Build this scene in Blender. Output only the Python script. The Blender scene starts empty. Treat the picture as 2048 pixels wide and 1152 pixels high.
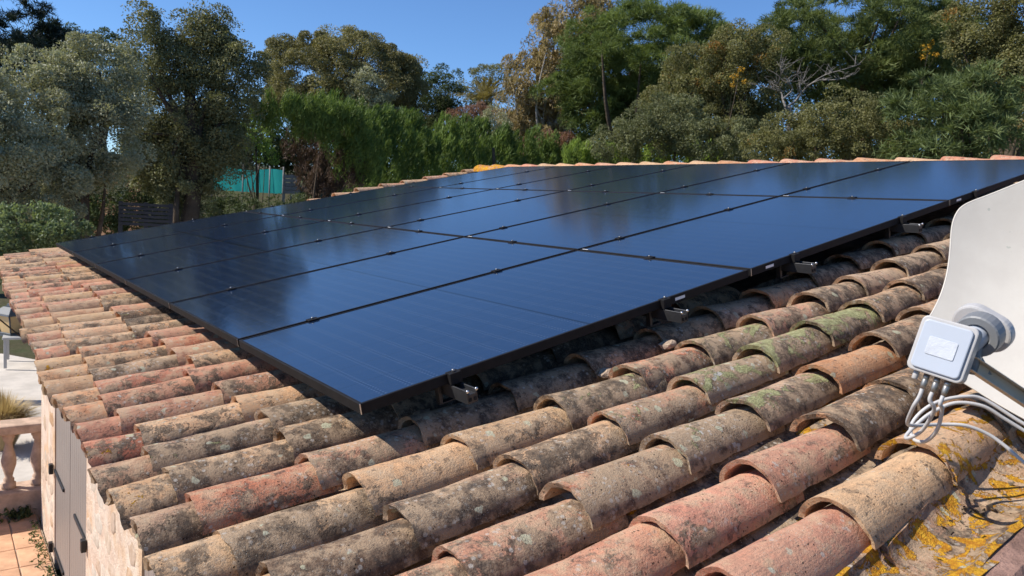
import bpy, bmesh, math, random
import numpy as np
from mathutils import Vector, Matrix, noise

random.seed(7)
rng = np.random.default_rng(7)
SC = bpy.context.scene
COL = SC.collection

# ------------------------------------------------------------------ camera
TH = math.radians(12.5)                       # roof pitch
CT, ST = math.cos(TH), math.sin(TH)
CAM = Vector((-1.0292, -2.0456, 0.6051))
RIGHT = Vector((0.79344513, -0.60536584, 0.06306371)).normalized()
VIEW = Vector((0.60855405, 0.78730151, -0.09908733)).normalized()
UP = RIGHT.cross(VIEW).normalized()
FPX = 1521.3                                  # focal length in pixels of a 2048 wide frame
cd = bpy.data.cameras.new('camera')
cam = bpy.data.objects.new('camera', cd)
COL.objects.link(cam)
cam.matrix_world = Matrix(((RIGHT.x, UP.x, -VIEW.x, CAM.x), (RIGHT.y, UP.y, -VIEW.y, CAM.y),
                           (RIGHT.z, UP.z, -VIEW.z, CAM.z), (0, 0, 0, 1)))
cd.sensor_width = 36.0
cd.lens = 36.0 * FPX / 2048
cd.clip_start = 0.05
cd.clip_end = 2000
cd.dof.use_dof = True
cd.dof.focus_distance = 3.2
cd.dof.aperture_fstop = 9.0
SC.camera = cam

# ------------------------------------------------------------------ sky, sun, exposure
SUN = Vector((-0.80, 0.42, 0.86)).normalized()
world = bpy.data.worlds.new('World')
SC.world = world
world.use_nodes = True
wn = world.node_tree
sky = wn.nodes.new('ShaderNodeTexSky')
sky.sky_type = 'NISHITA'
sky.sun_disc = False
sky.sun_elevation = math.asin(SUN.z)
sky.sun_rotation = math.atan2(SUN.x, SUN.y)
sky.altitude = 900
sky.air_density = 1.0
sky.dust_density = 0.0
sky.ozone_density = 10.0
bg = wn.nodes['Background']
bg.inputs['Strength'].default_value = 0.115
wn.links.new(sky.outputs['Color'], bg.inputs['Color'])
sl = bpy.data.lights.new('sun', 'SUN')
sl.energy = 4.7
sl.angle = math.radians(0.53)
sl.color = (1.0, 0.94, 0.86)
so = bpy.data.objects.new('sun', sl)
COL.objects.link(so)
so.rotation_euler = SUN.to_track_quat('Z', 'Y').to_euler()
so.location = (-8, 10, 14)
SC.view_settings.view_transform = 'Standard'
SC.view_settings.look = 'None'
SC.view_settings.exposure = 0.5
SC.view_settings.gamma = 1.0
SC.cycles.use_denoising = True
SC.cycles.max_bounces = 7
SC.cycles.diffuse_bounces = 4
SC.cycles.glossy_bounces = 3
SC.cycles.transmission_bounces = 4
SC.cycles.transparent_max_bounces = 6

# ------------------------------------------------------------------ helpers
def ray(px, py):
    return (VIEW + RIGHT * ((px - 1024) / FPX) + UP * ((576 - py) / FPX)).normalized()

def at(px, py, D):
    return CAM + ray(px, py) * D

def roof_pt(v, u, n):
    return Vector((v * CT - n * ST, u, v * ST + n * CT))

def link(name, me, mat=None, parent=None):
    o = bpy.data.objects.new(name, me)
    COL.objects.link(o)
    if mat is not None and me is not None:
        if not me.materials:
            me.materials.append(mat)
    if parent is not None:
        o.parent = parent
    return o

def tag(o, label=None, cat=None, group=None, kind=None):
    if label: o['label'] = label
    if cat: o['category'] = cat
    if group: o['group'] = group
    if kind: o['kind'] = kind
    return o

def empty(name, loc=(0, 0, 0), rot=(0, 0, 0), label=None, cat=None, group=None):
    o = bpy.data.objects.new(name, None)
    COL.objects.link(o)
    o.empty_display_size = 0.1
    o.location = loc
    o.rotation_euler = rot
    return tag(o, label, cat, group)

class MB:
    """collects shapes, builds one mesh"""
    def __init__(s): s.v = []; s.f = []; s.sm = []
    def add(s, vs, fs, smooth=False):
        o = len(s.v); s.v += [tuple(p) for p in vs]
        s.f += [tuple(i + o for i in q) for q in fs]; s.sm += [smooth] * len(fs)
        return s
    def box(s, a, b, M=None):
        (x0, y0, z0), (x1, y1, z1) = a, b
        vs = [(x0,y0,z0),(x1,y0,z0),(x1,y1,z0),(x0,y1,z0),(x0,y0,z1),(x1,y0,z1),(x1,y1,z1),(x0,y1,z1)]
        if M is not None: vs = [M @ Vector(p) for p in vs]
        return s.add(vs, [(3,2,1,0),(4,5,6,7),(0,1,5,4),(1,2,6,5),(2,3,7,6),(3,0,4,7)])
    def tube(s, pts, rad, seg=8, cap=True):
        pts = [Vector(p) for p in pts]
        n = len(pts)
        if not hasattr(rad, '__len__'): rad = [rad] * n
        vs = []; prev = None
        for i, p in enumerate(pts):
            t = (pts[min(i + 1, n - 1)] - pts[max(i - 1, 0)]).normalized()
            if prev is None:
                a = t.orthogonal().normalized()
            else:
                a = (prev - t * prev.dot(t))
                a = a.normalized() if a.length > 1e-6 else t.orthogonal().normalized()
            prev = a; b = t.cross(a)
            for k in range(seg):
                w = 2 * math.pi * k / seg
                vs.append(p + (a * math.cos(w) + b * math.sin(w)) * rad[i])
        fs = []
        for i in range(n - 1):
            for k in range(seg):
                k2 = (k + 1) % seg
                fs.append((i*seg+k, i*seg+k2, (i+1)*seg+k2, (i+1)*seg+k))
        if cap:
            fs.append(tuple(range(seg))[::-1]); fs.append(tuple((n-1)*seg + k for k in range(seg)))
        return s.add(vs, fs, True)
    def lathe(s, prof, seg=20, M=None):
        vs = []
        for r, z in prof:
            for k in range(seg):
                w = 2 * math.pi * k / seg
                p = Vector((r * math.cos(w), r * math.sin(w), z))
                vs.append(M @ p if M is not None else p)
        fs = []
        for i in range(len(prof) - 1):
            for k in range(seg):
                k2 = (k + 1) % seg
                fs.append((i*seg+k, i*seg+k2, (i+1)*seg+k2, (i+1)*seg+k))
        fs.append(tuple(range(seg))[::-1]); fs.append(tuple((len(prof)-1)*seg + k for k in range(seg)))
        return s.add(vs, fs, True)
    def mesh(s, name, bevel=0.0, seg=1, angle=None):
        me = bpy.data.meshes.new(name)
        me.from_pydata(s.v, [], s.f)
        me.polygons.foreach_set('use_smooth', s.sm)
        if bevel > 0:
            bm = bmesh.new(); bm.from_mesh(me)
            bmesh.ops.recalc_face_normals(bm, faces=bm.faces)
            es = [e for e in bm.edges if len(e.link_faces) == 2 and e.calc_face_angle(0) > 0.6]
            bmesh.ops.bevel(bm, geom=es, offset=bevel, segments=seg, profile=0.5, affect='EDGES', clamp_overlap=True)
            bm.to_mesh(me); bm.free()
        me.update()
        return me
    def build(s, name, mat, parent=None, bevel=0.0, seg=1):
        return link(name, s.mesh(name, bevel, seg), mat, parent)

# ------------------------------------------------------------------ node helpers
class NT:
    def __init__(s, name):
        s.m = bpy.data.materials.new(name); s.m.use_nodes = True
        s.t = s.m.node_tree; s.n = s.t.nodes; s.l = s.t.links
        s.b = s.n['Principled BSDF']; s.out = s.n['Material Output']
    def new(s, ty, **kw):
        x = s.n.new(ty)
        for k, v in kw.items(): setattr(x, k, v)
        return x
    def put(s, sock, v):
        if isinstance(v, bpy.types.NodeSocket): s.l.new(v, sock)
        elif v is not None:
            if sock.type == 'RGBA' and hasattr(v, '__len__') and len(v) == 3: v = (*v, 1)
            sock.default_value = v
    def noise(s, vec, scale, detail=4, rough=0.55, dist=0.0):
        x = s.new('ShaderNodeTexNoise'); s.put(x.inputs['Vector'], vec)
        x.inputs['Scale'].default_value = scale; x.inputs['Detail'].default_value = detail
        x.inputs['Roughness'].default_value = rough; x.inputs['Distortion'].default_value = dist
        return x.outputs['Fac']
    def voro(s, vec, scale, feat='F1', out='Distance', rand=1.0):
        x = s.new('ShaderNodeTexVoronoi', feature=feat); s.put(x.inputs['Vector'], vec)
        x.inputs['Scale'].default_value = scale; x.inputs['Randomness'].default_value = rand
        return x.outputs[out]
    def math(s, op, a, b=None, c=None, clamp=False):
        x = s.new('ShaderNodeMath', operation=op, use_clamp=clamp)
        for i, v in enumerate((a, b, c)):
            if v is not None: s.put(x.inputs[i], v)
        return x.outputs[0]
    def vmath(s, op, a, b=None):
        x = s.new('ShaderNodeVectorMath', operation=op)
        s.put(x.inputs[0], a)
        if b is not None: s.put(x.inputs[1], b)
        return x.outputs[0]
    def step(s, v, lo, hi, a=0.0, b=1.0):
        x = s.new('ShaderNodeMapRange', interpolation_type='SMOOTHSTEP')
        s.put(x.inputs['Value'], v)
        s.put(x.inputs['From Min'], lo); s.put(x.inputs['From Max'], hi)
        s.put(x.inputs['To Min'], a); s.put(x.inputs['To Max'], b)
        return x.outputs['Result']
    def mix(s, f, a, b, mode='MIX'):
        x = s.new('ShaderNodeMix', data_type='RGBA', blend_type=mode)
        s.put(x.inputs['Factor'], f); s.put(x.inputs['A'], a); s.put(x.inputs['B'], b)
        return x.outputs['Result']
    def coord(s, which='Object'):
        return s.new('ShaderNodeTexCoord').outputs[which]
    def attr(s, name, ty='GEOMETRY', out='Fac'):
        x = s.new('ShaderNodeAttribute', attribute_type=ty, attribute_name=name)
        return x.outputs[out]
    def bump(s, h, strength=0.5, dist=0.01, normal=None):
        x = s.new('ShaderNodeBump'); x.inputs['Strength'].default_value = strength
        x.inputs['Distance'].default_value = dist; s.put(x.inputs['Height'], h)
        if normal is not None: s.l.new(normal, x.inputs['Normal'])
        return x.outputs['Normal']
    def fin(s, color=None, rough=None, normal=None, metal=None, spec=None):
        b = s.b.inputs
        s.put(b['Base Color'], color); s.put(b['Roughness'], rough)
        if normal is not None: s.l.new(normal, b['Normal'])
        if metal is not None: s.put(b['Metallic'], metal)
        if spec is not None: s.put(b['Specular IOR Level'], spec)
        return s.m

def simple(name, col, rough=0.6, metal=0.0, var=0.12, scale=6.0, bump=0.0, bscale=60, spec=0.5, dist=0.004):
    t = NT(name); co = t.coord()
    n = t.noise(co, scale, 6, 0.6)
    c = t.mix(t.step(n, 0.3, 0.7), tuple(x * (1 - var) for x in col), tuple(min(1, x * (1 + var)) for x in col))
    nm = t.bump(t.noise(co, bscale, 6, 0.65), bump, dist) if bump else None
    return t.fin(c, rough, nm, metal, spec)

# ------------------------------------------------------------------ materials
def tile_material():
    t = NT('weathered_clay')
    co = t.coord()
    oi = t.new('ShaderNodeObjectInfo')
    off = t.new('ShaderNodeCombineXYZ')
    t.put(off.inputs[0], t.math('MULTIPLY', oi.outputs['Random'], 71.0))
    t.put(off.inputs[1], t.math('MULTIPLY', oi.outputs['Random'], 133.0))
    t.put(off.inputs[2], t.math('MULTIPLY', oi.outputs['Random'], 37.0))
    P = t.vmath('ADD', co, off.outputs[0])
    sep = t.new('ShaderNodeSeparateXYZ'); t.put(sep.inputs[0], co)
    y = sep.outputs[1]; z = sep.outputs[2]; x = sep.outputs[0]
    clay = oi.outputs['Color']
    soot_shade = t.attr('soot_shade', 'OBJECT'); moss = t.attr('moss', 'OBJECT'); gold = t.attr('gold', 'OBJECT'); pale = t.attr('pale', 'OBJECT')
    # clay body
    big = t.noise(P, 7, 5, 0.6, 0.4)
    c = t.mix(t.step(big, 0.3, 0.72), t.mix(1.0, clay, (0.72, 0.68, 0.66), 'MULTIPLY'), t.mix(0.38, clay, (0.52, 0.37, 0.23)))
    med = t.noise(P, 38, 6, 0.7)
    c = t.mix(t.step(med, 0.42, 0.72, 0, 0.55), c, t.mix(1.0, clay, (1.25, 1.12, 1.02), 'MULTIPLY'))
    # drawn-out marks along the length
    st = t.vmath('MULTIPLY', P, (5.0, 150.0, 150.0))
    stn = t.noise(st, 1.0, 4, 0.7)
    c = t.mix(t.step(stn, 0.48, 0.70, 0, 0.42), c, (0.17, 0.13, 0.10))
    # dirt patina, thicker towards the damp side
    damp = t.step(y, 0.075, -0.10, 0.0, 1.0)
    n1 = t.noise(P, 10, 9, 0.72, 0.6)
    n2 = t.noise(P, 55, 6, 0.75)
    n3 = t.noise(P, 180, 3, 0.7)
    q = t.math('ADD', t.math('ADD', t.math('MULTIPLY', n1, 0.85), t.math('MULTIPLY', n2, 0.28)), t.math('MULTIPLY', n3, 0.16))
    q = t.math('ADD', q, t.math('MULTIPLY', damp, 0.13))
    lvl = t.math('SUBTRACT', 0.985, t.math('MULTIPLY', soot_shade, 0.40))  # channel tiles raise this level to paint in gutter shade
    m1 = t.step(q, t.math('SUBTRACT', lvl, 0.022), t.math('ADD', lvl, 0.022), 0, 0.88)
    dark = t.mix(t.step(n2, 0.35, 0.68), (0.050, 0.038, 0.029), (0.185, 0.138, 0.095))
    c = t.mix(m1, c, dark)
    m1b = t.step(t.math('ADD', t.noise(P, 26, 8, 0.8, 0.3), t.math('MULTIPLY', soot_shade, 0.10)), 0.58, 0.64, 0, 0.62)
    c = t.mix(m1b, c, (0.075, 0.062, 0.05))
    # grey-tan film
    m2 = t.step(t.math('ADD', t.noise(P, 16, 7, 0.7), t.math('MULTIPLY', pale, 0.15)), 0.50, 0.66, 0, 0.6)
    c = t.mix(m2, c, (0.50, 0.355, 0.225))
    # pits
    pit = t.voro(P, 75)
    pm = t.math('MULTIPLY', t.step(pit, 0.20, 0.10), t.step(t.noise(P, 22, 2), 0.52, 0.60))
    c = t.mix(t.math('MULTIPLY', pm, 0.85), c, (0.035, 0.028, 0.022))
    # pale crusty dots
    vd = t.voro(P, 48)
    dm = t.math('MULTIPLY', t.step(t.math('ADD', vd, t.math('MULTIPLY', n3, 0.25)), 0.44, 0.36), t.step(t.noise(P, 9, 3), t.math('SUBTRACT', 0.58, t.math('MULTIPLY', pale, 0.22)), 0.64))
    vd2 = t.voro(t.vmath('ADD', P, (3.1, 1.7, 9.2)), 150)
    dm2 = t.math('MULTIPLY', t.step(vd2, 0.26, 0.16), t.step(t.noise(P, 14, 3), 0.42, 0.56))
    c = t.mix(t.math('MULTIPLY', dm, 0.6), c, (0.50, 0.46, 0.40))
    c = t.mix(t.math('MULTIPLY', dm2, 0.65), c, (0.44, 0.40, 0.32))
    pb = t.math('MULTIPLY', t.step(t.math('ADD', t.noise(P, 13, 6, 0.6, 0.6), t.math('MULTIPLY', n3, 0.10)), t.math('SUBTRACT', 0.88, t.math('MULTIPLY', pale, 0.20)), t.math('SUBTRACT', 0.91, t.math('MULTIPLY', pale, 0.20))), 0.8)
    c = t.mix(pb, c, (0.46, 0.45, 0.40))
    # crusty rosettes, pale and dark
    wob = t.new('ShaderNodeTexNoise'); t.put(wob.inputs['Vector'], P); wob.inputs['Scale'].default_value = 40; wob.inputs['Detail'].default_value = 5
    Pd = t.vmath('ADD', P, t.vmath('MULTIPLY', t.vmath('SUBTRACT', wob.outputs['Color'], (.5, .5, .5)), (.03, .03, .03)))
    rv = t.new('ShaderNodeTexVoronoi'); t.put(rv.inputs['Vector'], Pd); rv.inputs['Scale'].default_value = 26
    rs = t.new('ShaderNodeSeparateColor'); t.put(rs.inputs[0], rv.outputs['Color'])
    rad = t.math('MULTIPLY', rs.outputs[2], 0.42)
    disc = t.step(t.math('SUBTRACT', rv.outputs['Distance'], rad), 0.03, -0.02)
    isl = t.math('MULTIPLY', disc, t.step(rs.outputs[0], t.math('SUBTRACT', 0.965, t.math('MULTIPLY', pale, 0.22)), t.math('SUBTRACT', 0.975, t.math('MULTIPLY', pale, 0.22))))
    isd = t.math('MULTIPLY', disc, t.step(rs.outputs[1], t.math('SUBTRACT', 0.98, t.math('MULTIPLY', soot_shade, 0.50)), t.math('SUBTRACT', 0.99, t.math('MULTIPLY', soot_shade, 0.50))))
    c = t.mix(t.math('MULTIPLY', isd, t.step(n2, 0.35, 0.6, 0.1, 0.6)), c, (0.060, 0.052, 0.045))
    c = t.mix(t.math('MULTIPLY', isl, t.step(n3, 0.30, 0.55, 0.35, 0.9)), c, t.mix(rs.outputs[2], (0.40, 0.40, 0.34), (0.47, 0.45, 0.30)))
    # green crust lichen, on the crest
    crest = t.step(z, -0.075, -0.012, 0.0, 1.0)
    gq = t.math('ADD', t.math('ADD', t.noise(P, 9, 7, 0.66, 0.9), t.math('MULTIPLY', n3, 0.20)), t.math('MULTIPLY', crest, 0.10))
    gl = t.math('SUBTRACT', 1.02, t.math('MULTIPLY', moss, 0.36))
    gm = t.step(gq, t.math('SUBTRACT', gl, 0.02), t.math('ADD', gl, 0.03), 0, 0.85)
    c = t.mix(gm, c, t.mix(t.step(n2, 0.4, 0.65), (0.27, 0.27, 0.12), (0.50, 0.50, 0.25)))
    # golden lichen
    oq = t.math('ADD', t.noise(t.vmath('ADD', P, (11, 5, 2)), 17, 6, 0.62, 0.7), t.math('MULTIPLY', n3, 0.16))
    ol = t.math('SUBTRACT', 0.935, t.math('MULTIPLY', gold, 0.40))
    om = t.step(oq, t.math('SUBTRACT', ol, 0.012), t.math('ADD', ol, 0.02), 0, 0.95)
    c = t.mix(om, c, t.mix(t.step(n2, 0.4, 0.62), (0.42, 0.17, 0.012), (0.66, 0.36, 0.022)))
    # relief
    h = t.math('ADD', t.math('MULTIPLY', n2, 0.9), t.math('MULTIPLY', n3, 0.7))
    h = t.math('ADD', h, t.math('MULTIPLY', stn, 0.35))
    h = t.math('SUBTRACT', h, t.math('MULTIPLY', pm, 1.6))
    h = t.math('ADD', h, t.math('MULTIPLY', t.math('ADD', om, gm), t.math('MULTIPLY', n3, 1.6)))
    nm = t.bump(h, 1.0, 0.0042)
    nm = t.bump(n1, 0.5, 0.010, nm)
    return t.fin(c, 0.93, nm, spec=0.18)

def panel_glass_material():
    t = NT('solar_glass')
    co = t.coord(); sep = t.new('ShaderNodeSeparateXYZ'); t.put(sep.inputs[0], co)
    x, y = sep.outputs[0], sep.outputs[1]
    fx = t.math('FRACT', t.math('DIVIDE', x, 0.0947))
    d = t.math('ABSOLUTE', t.math('SUBTRACT', fx, 0.5))           # 0.5 at a gap between cells
    fy = t.math('FRACT', t.math('DIVIDE', y, 0.0170))
    dot = t.step(t.math('ABSOLUTE', t.math('SUBTRACT', fy, 0.5)), 0.20, 0.10)
    rowm = t.step(t.math('ABSOLUTE', t.math('SUBTRACT', d, 0.425)), 0.045, 0.02)
    pads = t.math('MULTIPLY', dot, rowm)
    wires = t.math('MULTIPLY', t.step(t.math('ABSOLUTE', t.math('SUBTRACT', fy, 0.5)), 0.09, 0.04), 0.16)
    gap = t.step(d, 0.485, 0.497)
    fc = t.math('FRACT', t.math('DIVIDE', y, 0.1845))
    gapc = t.step(t.math('ABSOLUTE', t.math('SUBTRACT', fc, 0.5)), 0.490, 0.496)
    mid = t.step(t.math('ABSOLUTE', t.math('SUBTRACT', x, 0.9625)), 0.009, 0.006)
    n = t.noise(co, 2.5, 3)
    c = t.mix(n, (0.0065, 0.015, 0.038), (0.0085, 0.019, 0.047))
    c = t.mix(t.math('MULTIPLY', pads, 0.5), c, (0.10, 0.13, 0.185))
    c = t.mix(wires, c, (0.03, 0.04, 0.06))
    c = t.mix(t.math('MAXIMUM', t.math('MAXIMUM', gap, gapc), mid), c, (0.002, 0.002, 0.003))
    dust = t.noise(co, 26, 6, 0.7)
    r = t.step(dust, 0.3, 0.75, 0.085, 0.15)
    b = t.bump(t.noise(t.vmath('MULTIPLY', co, (1.0, 3.0, 1.0)), 5, 2), 0.03, 0.004)
    c = t.mix(t.step(dust, 0.45, 0.8, 0.0, 0.03), c, (0.30, 0.27, 0.22))
    b = None
    t.b.inputs['IOR'].default_value = 2.0
    sp = t.math('MULTIPLY', 0.82, t.math('SUBTRACT', 1.0, t.math('ADD', t.math('MULTIPLY', mid, 0.6), t.math('MULTIPLY', t.math('MAXIMUM', gap, gapc), 0.2))))
    return t.fin(c, r, b, spec=sp)

def leaf_material(name, a, b, trans=0.28, rough=0.6, spec=0.2, c=None):
    rough = max(rough, .55); spec = min(spec, .22); trans = min(.4, trans + .08)
    t = NT(name)
    a = tuple(min(.6, x * 1.65) for x in a); b = tuple(min(.7, x * 1.55) for x in b)
    tint = t.attr('tint'); n = t.noise(t.coord(), 0.55, 3, 0.6)
    f = t.math('ADD', t.math('MULTIPLY', tint, 0.6), t.math('MULTIPLY', t.step(n, 0.3, 0.7), 0.4))
    col = t.mix(f, a, b)
    if c is not None:
        col = t.mix(t.step(tint, 0.93, 0.97), col, c)
    t.fin(col, rough, spec=spec)
    tr = t.new('ShaderNodeBsdfTranslucent'); t.put(tr.inputs['Color'], t.mix(1.0, col, (1.15, 1.15, 0.65), 'MULTIPLY'))
    mx = t.new('ShaderNodeMixShader'); mx.inputs[0].default_value = trans
    t.l.new(t.b.outputs[0], mx.inputs[1]); t.l.new(tr.outputs[0], mx.inputs[2])
    t.l.new(mx.outputs[0], t.out.inputs['Surface'])
    return t.m

def ground_material():
    t = NT('garden_earth'); co = t.coord()
    n = t.noise(co, 0.35, 6, 0.6); n2 = t.noise(co, 7, 8, 0.7)
    c = t.mix(t.step(n, 0.35, 0.65), (0.07, 0.06, 0.035), (0.06, 0.075, 0.03))
    c = t.mix(t.step(n2, 0.45, 0.7, 0, 0.6), c, (0.12, 0.095, 0.06))
    return t.fin(c, 0.95, t.bump(n2, 0.8, 0.05), spec=0.1)

def wallrender_material():
    t = NT('rough_lime_mortar'); co = t.coord()
    n = t.noise(co, 5, 8, 0.65, 0.3); n2 = t.noise(co, 45, 6, 0.75); n3 = t.noise(co, 2.2, 3)
    c = t.mix(t.step(n, 0.32, 0.68), (0.60, 0.44, 0.33), (0.74, 0.62, 0.50))
    c = t.mix(t.step(n3, 0.52, 0.68, 0, 0.6), c, (0.62, 0.38, 0.19))
    c = t.mix(t.step(n2, 0.55, 0.75, 0, 0.5), c, (0.30, 0.21, 0.15))
    h = t.math('ADD', n, t.math('MULTIPLY', n2, 0.4))
    return t.fin(c, 0.95, t.bump(h, 1.0, 0.03), spec=0.12)

def stone_material():
    t = NT('field_stone'); co = t.coord()
    oi = t.new('ShaderNodeObjectInfo')
    r = oi.outputs['Random']
    n = t.noise(t.vmath('ADD', co, t.vmath('MULTIPLY', oi.outputs['Location'], (7, 7, 7))), 14, 8, 0.7)
    ramp = t.new('ShaderNodeValToRGB'); t.put(ramp.inputs[0], r)
    e = ramp.color_ramp.elements
    e[0].position = 0.0; e[0].color = (0.56, 0.46, 0.36, 1)
    e[1].position = 1.0; e[1].color = (0.46, 0.27, 0.13, 1)
    for p, cc in ((0.25, (0.60, 0.54, 0.46, 1)), (0.5, (0.50, 0.36, 0.26, 1)), (0.75, (0.60, 0.49, 0.38, 1))):
        k = e.new(p); k.color = cc
    c = t.mix(t.step(n, 0.35, 0.7), t.mix(.35, ramp.outputs[0], (0.58, 0.46, 0.36)), t.mix(1.0, ramp.outputs[0], (0.75, 0.7, 0.65), 'MULTIPLY'))
    return t.fin(c, 0.9, t.bump(n, 1.0, 0.012), spec=0.15)

M = {}
M['tile'] = tile_material()
M['glass'] = panel_glass_material()
M['frame'] = simple('black_anodised_aluminium', (0.014, 0.013, 0.013), 0.6, 0.0, 0.2, 20, spec=0.12)
M['alu'] = simple('bright_aluminium', (0.62, 0.62, 0.62), 0.32, 1.0, 0.1, 30)
M['bolt'] = simple('dull_bolt_steel', (0.30, 0.30, 0.30), 0.45, 0.9, 0.1, 30)
M['rail'] = simple('dark_rail_aluminium', (0.05, 0.05, 0.053), 0.42, 0.5, 0.2, 20)
M['hollow_shade'] = simple('rail_hollow_shade', (0.004, 0.004, 0.004), 0.9)  # black plates paint in the shade of the hollow rail ends
M['sticker'] = simple('white_sticker', (0.75, 0.75, 0.75), 0.5, 0, 0.05)
M['earth'] = ground_material()
M['mortar'] = wallrender_material()
M['stone'] = stone_material()
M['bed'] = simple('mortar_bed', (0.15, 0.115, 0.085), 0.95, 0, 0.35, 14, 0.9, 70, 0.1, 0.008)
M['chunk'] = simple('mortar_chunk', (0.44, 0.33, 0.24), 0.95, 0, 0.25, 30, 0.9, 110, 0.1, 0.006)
M['verge'] = simple('reddish_verge_mortar', (0.27, 0.165, 0.13), 0.95, 0, 0.35, 12, 1.0, 60, 0.1, 0.012)
M['shutter'] = simple('taupe_shutter_paint', (0.235, 0.20, 0.175), 0.5, 0, 0.06, 3, 0.1, 120)
M['iron'] = simple('black_iron', (0.02, 0.02, 0.022), 0.5, 0.3)
M['timber'] = simple('old_timber', (0.20, 0.15, 0.11), 0.8, 0, 0.25, 12, 0.4)
M['bark'] = simple('rough_bark', (0.095, 0.072, 0.052), 0.95, 0, 0.35, 3, 1.0, 9, 0.1, 0.05)
M['greybark'] = simple('dead_grey_bark', (0.20, 0.18, 0.16), 0.9, 0, 0.3, 4, 0.7, 12, 0.1, 0.03)
M['palebark'] = simple('pale_bark', (0.36, 0.32, 0.27), 0.85, 0, 0.25, 4, 0.7, 12, 0.1, 0.03)

# ------------------------------------------------------------------ ground and terrace
ZF = -2.85
def ground_z(x, y):
    r = math.hypot(x - 2, y - 2)
    t = min(max((r - 16) / 60, 0), 1)
    return -2.93 + 6.5 * t * t * (3 - 2 * t) * 1.0 + (0.25 * noise.noise((x * 0.07, y * 0.07, 0)) if r > 14 else 0)

def build_ground():
    xs = [-600, -300, -160] + list(range(-100, 141, 4)) + [200, 340, 640]
    ys = [-600, -300, -140] + list(range(-60, 141, 4)) + [200, 340, 640]
    vs = [(x, y, ground_z(x, y)) for x in xs for y in ys]
    ny = len(ys)
    fs = [(i*ny+j, (i+1)*ny+j, (i+1)*ny+j+1, i*ny+j+1) for i in range(len(xs)-1) for j in range(ny-1)]
    o = MB().add(vs, fs, True).build('ground', M['earth'])
    tag(o, kind='structure')
build_ground()

M['pave'] = simple('terracotta_paving', (0.60, 0.35, 0.21), 0.75, 0, 0.22, 5, 0.3, 60, 0.25)
M['joint'] = simple('sandy_joint', (0.34, 0.27, 0.20), 0.95, 0, 0.2, 20, 0.5)
M['concrete'] = simple('pale_concrete', (0.55, 0.50, 0.44), 0.9, 0, 0.12, 2.5, 0.4, 40, 0.2, 0.01)
terrace = tag(MB().box((-5.0, -6.0, ZF - 0.12), (-0.15, 7.02, ZF - 0.012)).build('terrace', M['joint']), kind='structure')
pv = [MB().box((0, 0, -0.02), (0.236 + random.uniform(-.003, .003), 0.405 + random.uniform(-.004, .004), 0.0)).mesh('paving_tile', 0.004) for _ in range(5)]
for i in range(9):
    for j in range(11):
        me = pv[(i * 3 + j * 5) % 5]
        o = link('paving_tile', me, M['pave'], terrace)
        o.location = (-0.40 - 0.245 * i, 6.58 - 0.418 * j, ZF + random.uniform(-.002, .002))
        o.rotation_euler = (random.uniform(-.004, .004), random.uniform(-.004, .004), random.uniform(-.006, .006))
tag(MB().box((-9, 7.33, ZF - 0.1), (7.5, 23, ZF - 0.03)).build('gravel_path', M['concrete']), kind='structure')

# ------------------------------------------------------------------ the house
house = empty('tiled_house', (0, 0, ZF), label='stone house under a low clay tile roof carrying the black panels', cat='house')
U0, U1, WX = -1.50, 8.10, -0.14
VR = 6.02                                        # ridge
def H(o):                                        # child of the house placed in world coordinates
    o.parent = house
    o.location = Vector(o.location) - Vector((0, 0, ZF))
    return o
XR = VR * CT
# walls: outer shell with the eave side leaving the door openings as reveals
w = MB()
top_eave = roof_pt(-0.30, 0, -0.30).z
openings = [(3.97, 5.70), (0.55, 2.18)]
def wall_seg(u0, u1, z0, z1):
    w.box((WX, u0, z0), (WX + 0.35, u1, z1))
wall_seg(5.70, 6.72, ZF - 0.1, top_eave + .05); wall_seg(2.18, 3.97, ZF - 0.1, top_eave + .05); wall_seg(U0 - .02, 0.55, ZF - 0.1, top_eave + .05)
wall_seg(3.97, 5.70, -0.62, top_eave + .049); wall_seg(0.55, 2.18, -0.62, top_eave + .049)
wall_o = H(w.build('wall', M['mortar']))
g = MB()                                         # gable wall below the near verge
g.add([(WX + .351, U0 - .022, ZF - .1), (XR * 2 - .2, U0 - .022, ZF - .1), (XR * 2 - .2, U0 - .022, -0.5), (XR, U0 - .022, roof_pt(VR, 0, -.30).z), (WX + .351, U0 - .022, top_eave + .06),
       (WX + .351, U0 + .34, ZF - .1), (XR * 2 - .2, U0 + .34, ZF - .1), (XR * 2 - .2, U0 + .34, -0.5), (XR, U0 + .34, roof_pt(VR, 0, -.30).z), (WX + .351, U0 + .34, top_eave + .06)],
      [(0,1,2,3,4), (9,8,7,6,5), (0,5,6,1), (1,6,7,2), (2,7,8,3), (3,8,9,4), (4,9,5,0)])
H(g.build('gable_wall', M['verge']))
H(MB().box((WX + .351, 6.40, ZF - .1), (XR * 2 - .2, 6.72, -0.55)).build('end_wall', M['mortar']))
H(MB().box((XR * 2 - .55, U0 + .341, ZF - .1), (XR * 2 - .2, 6.399, -0.6)).build('rear_wall', M['mortar']))

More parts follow.
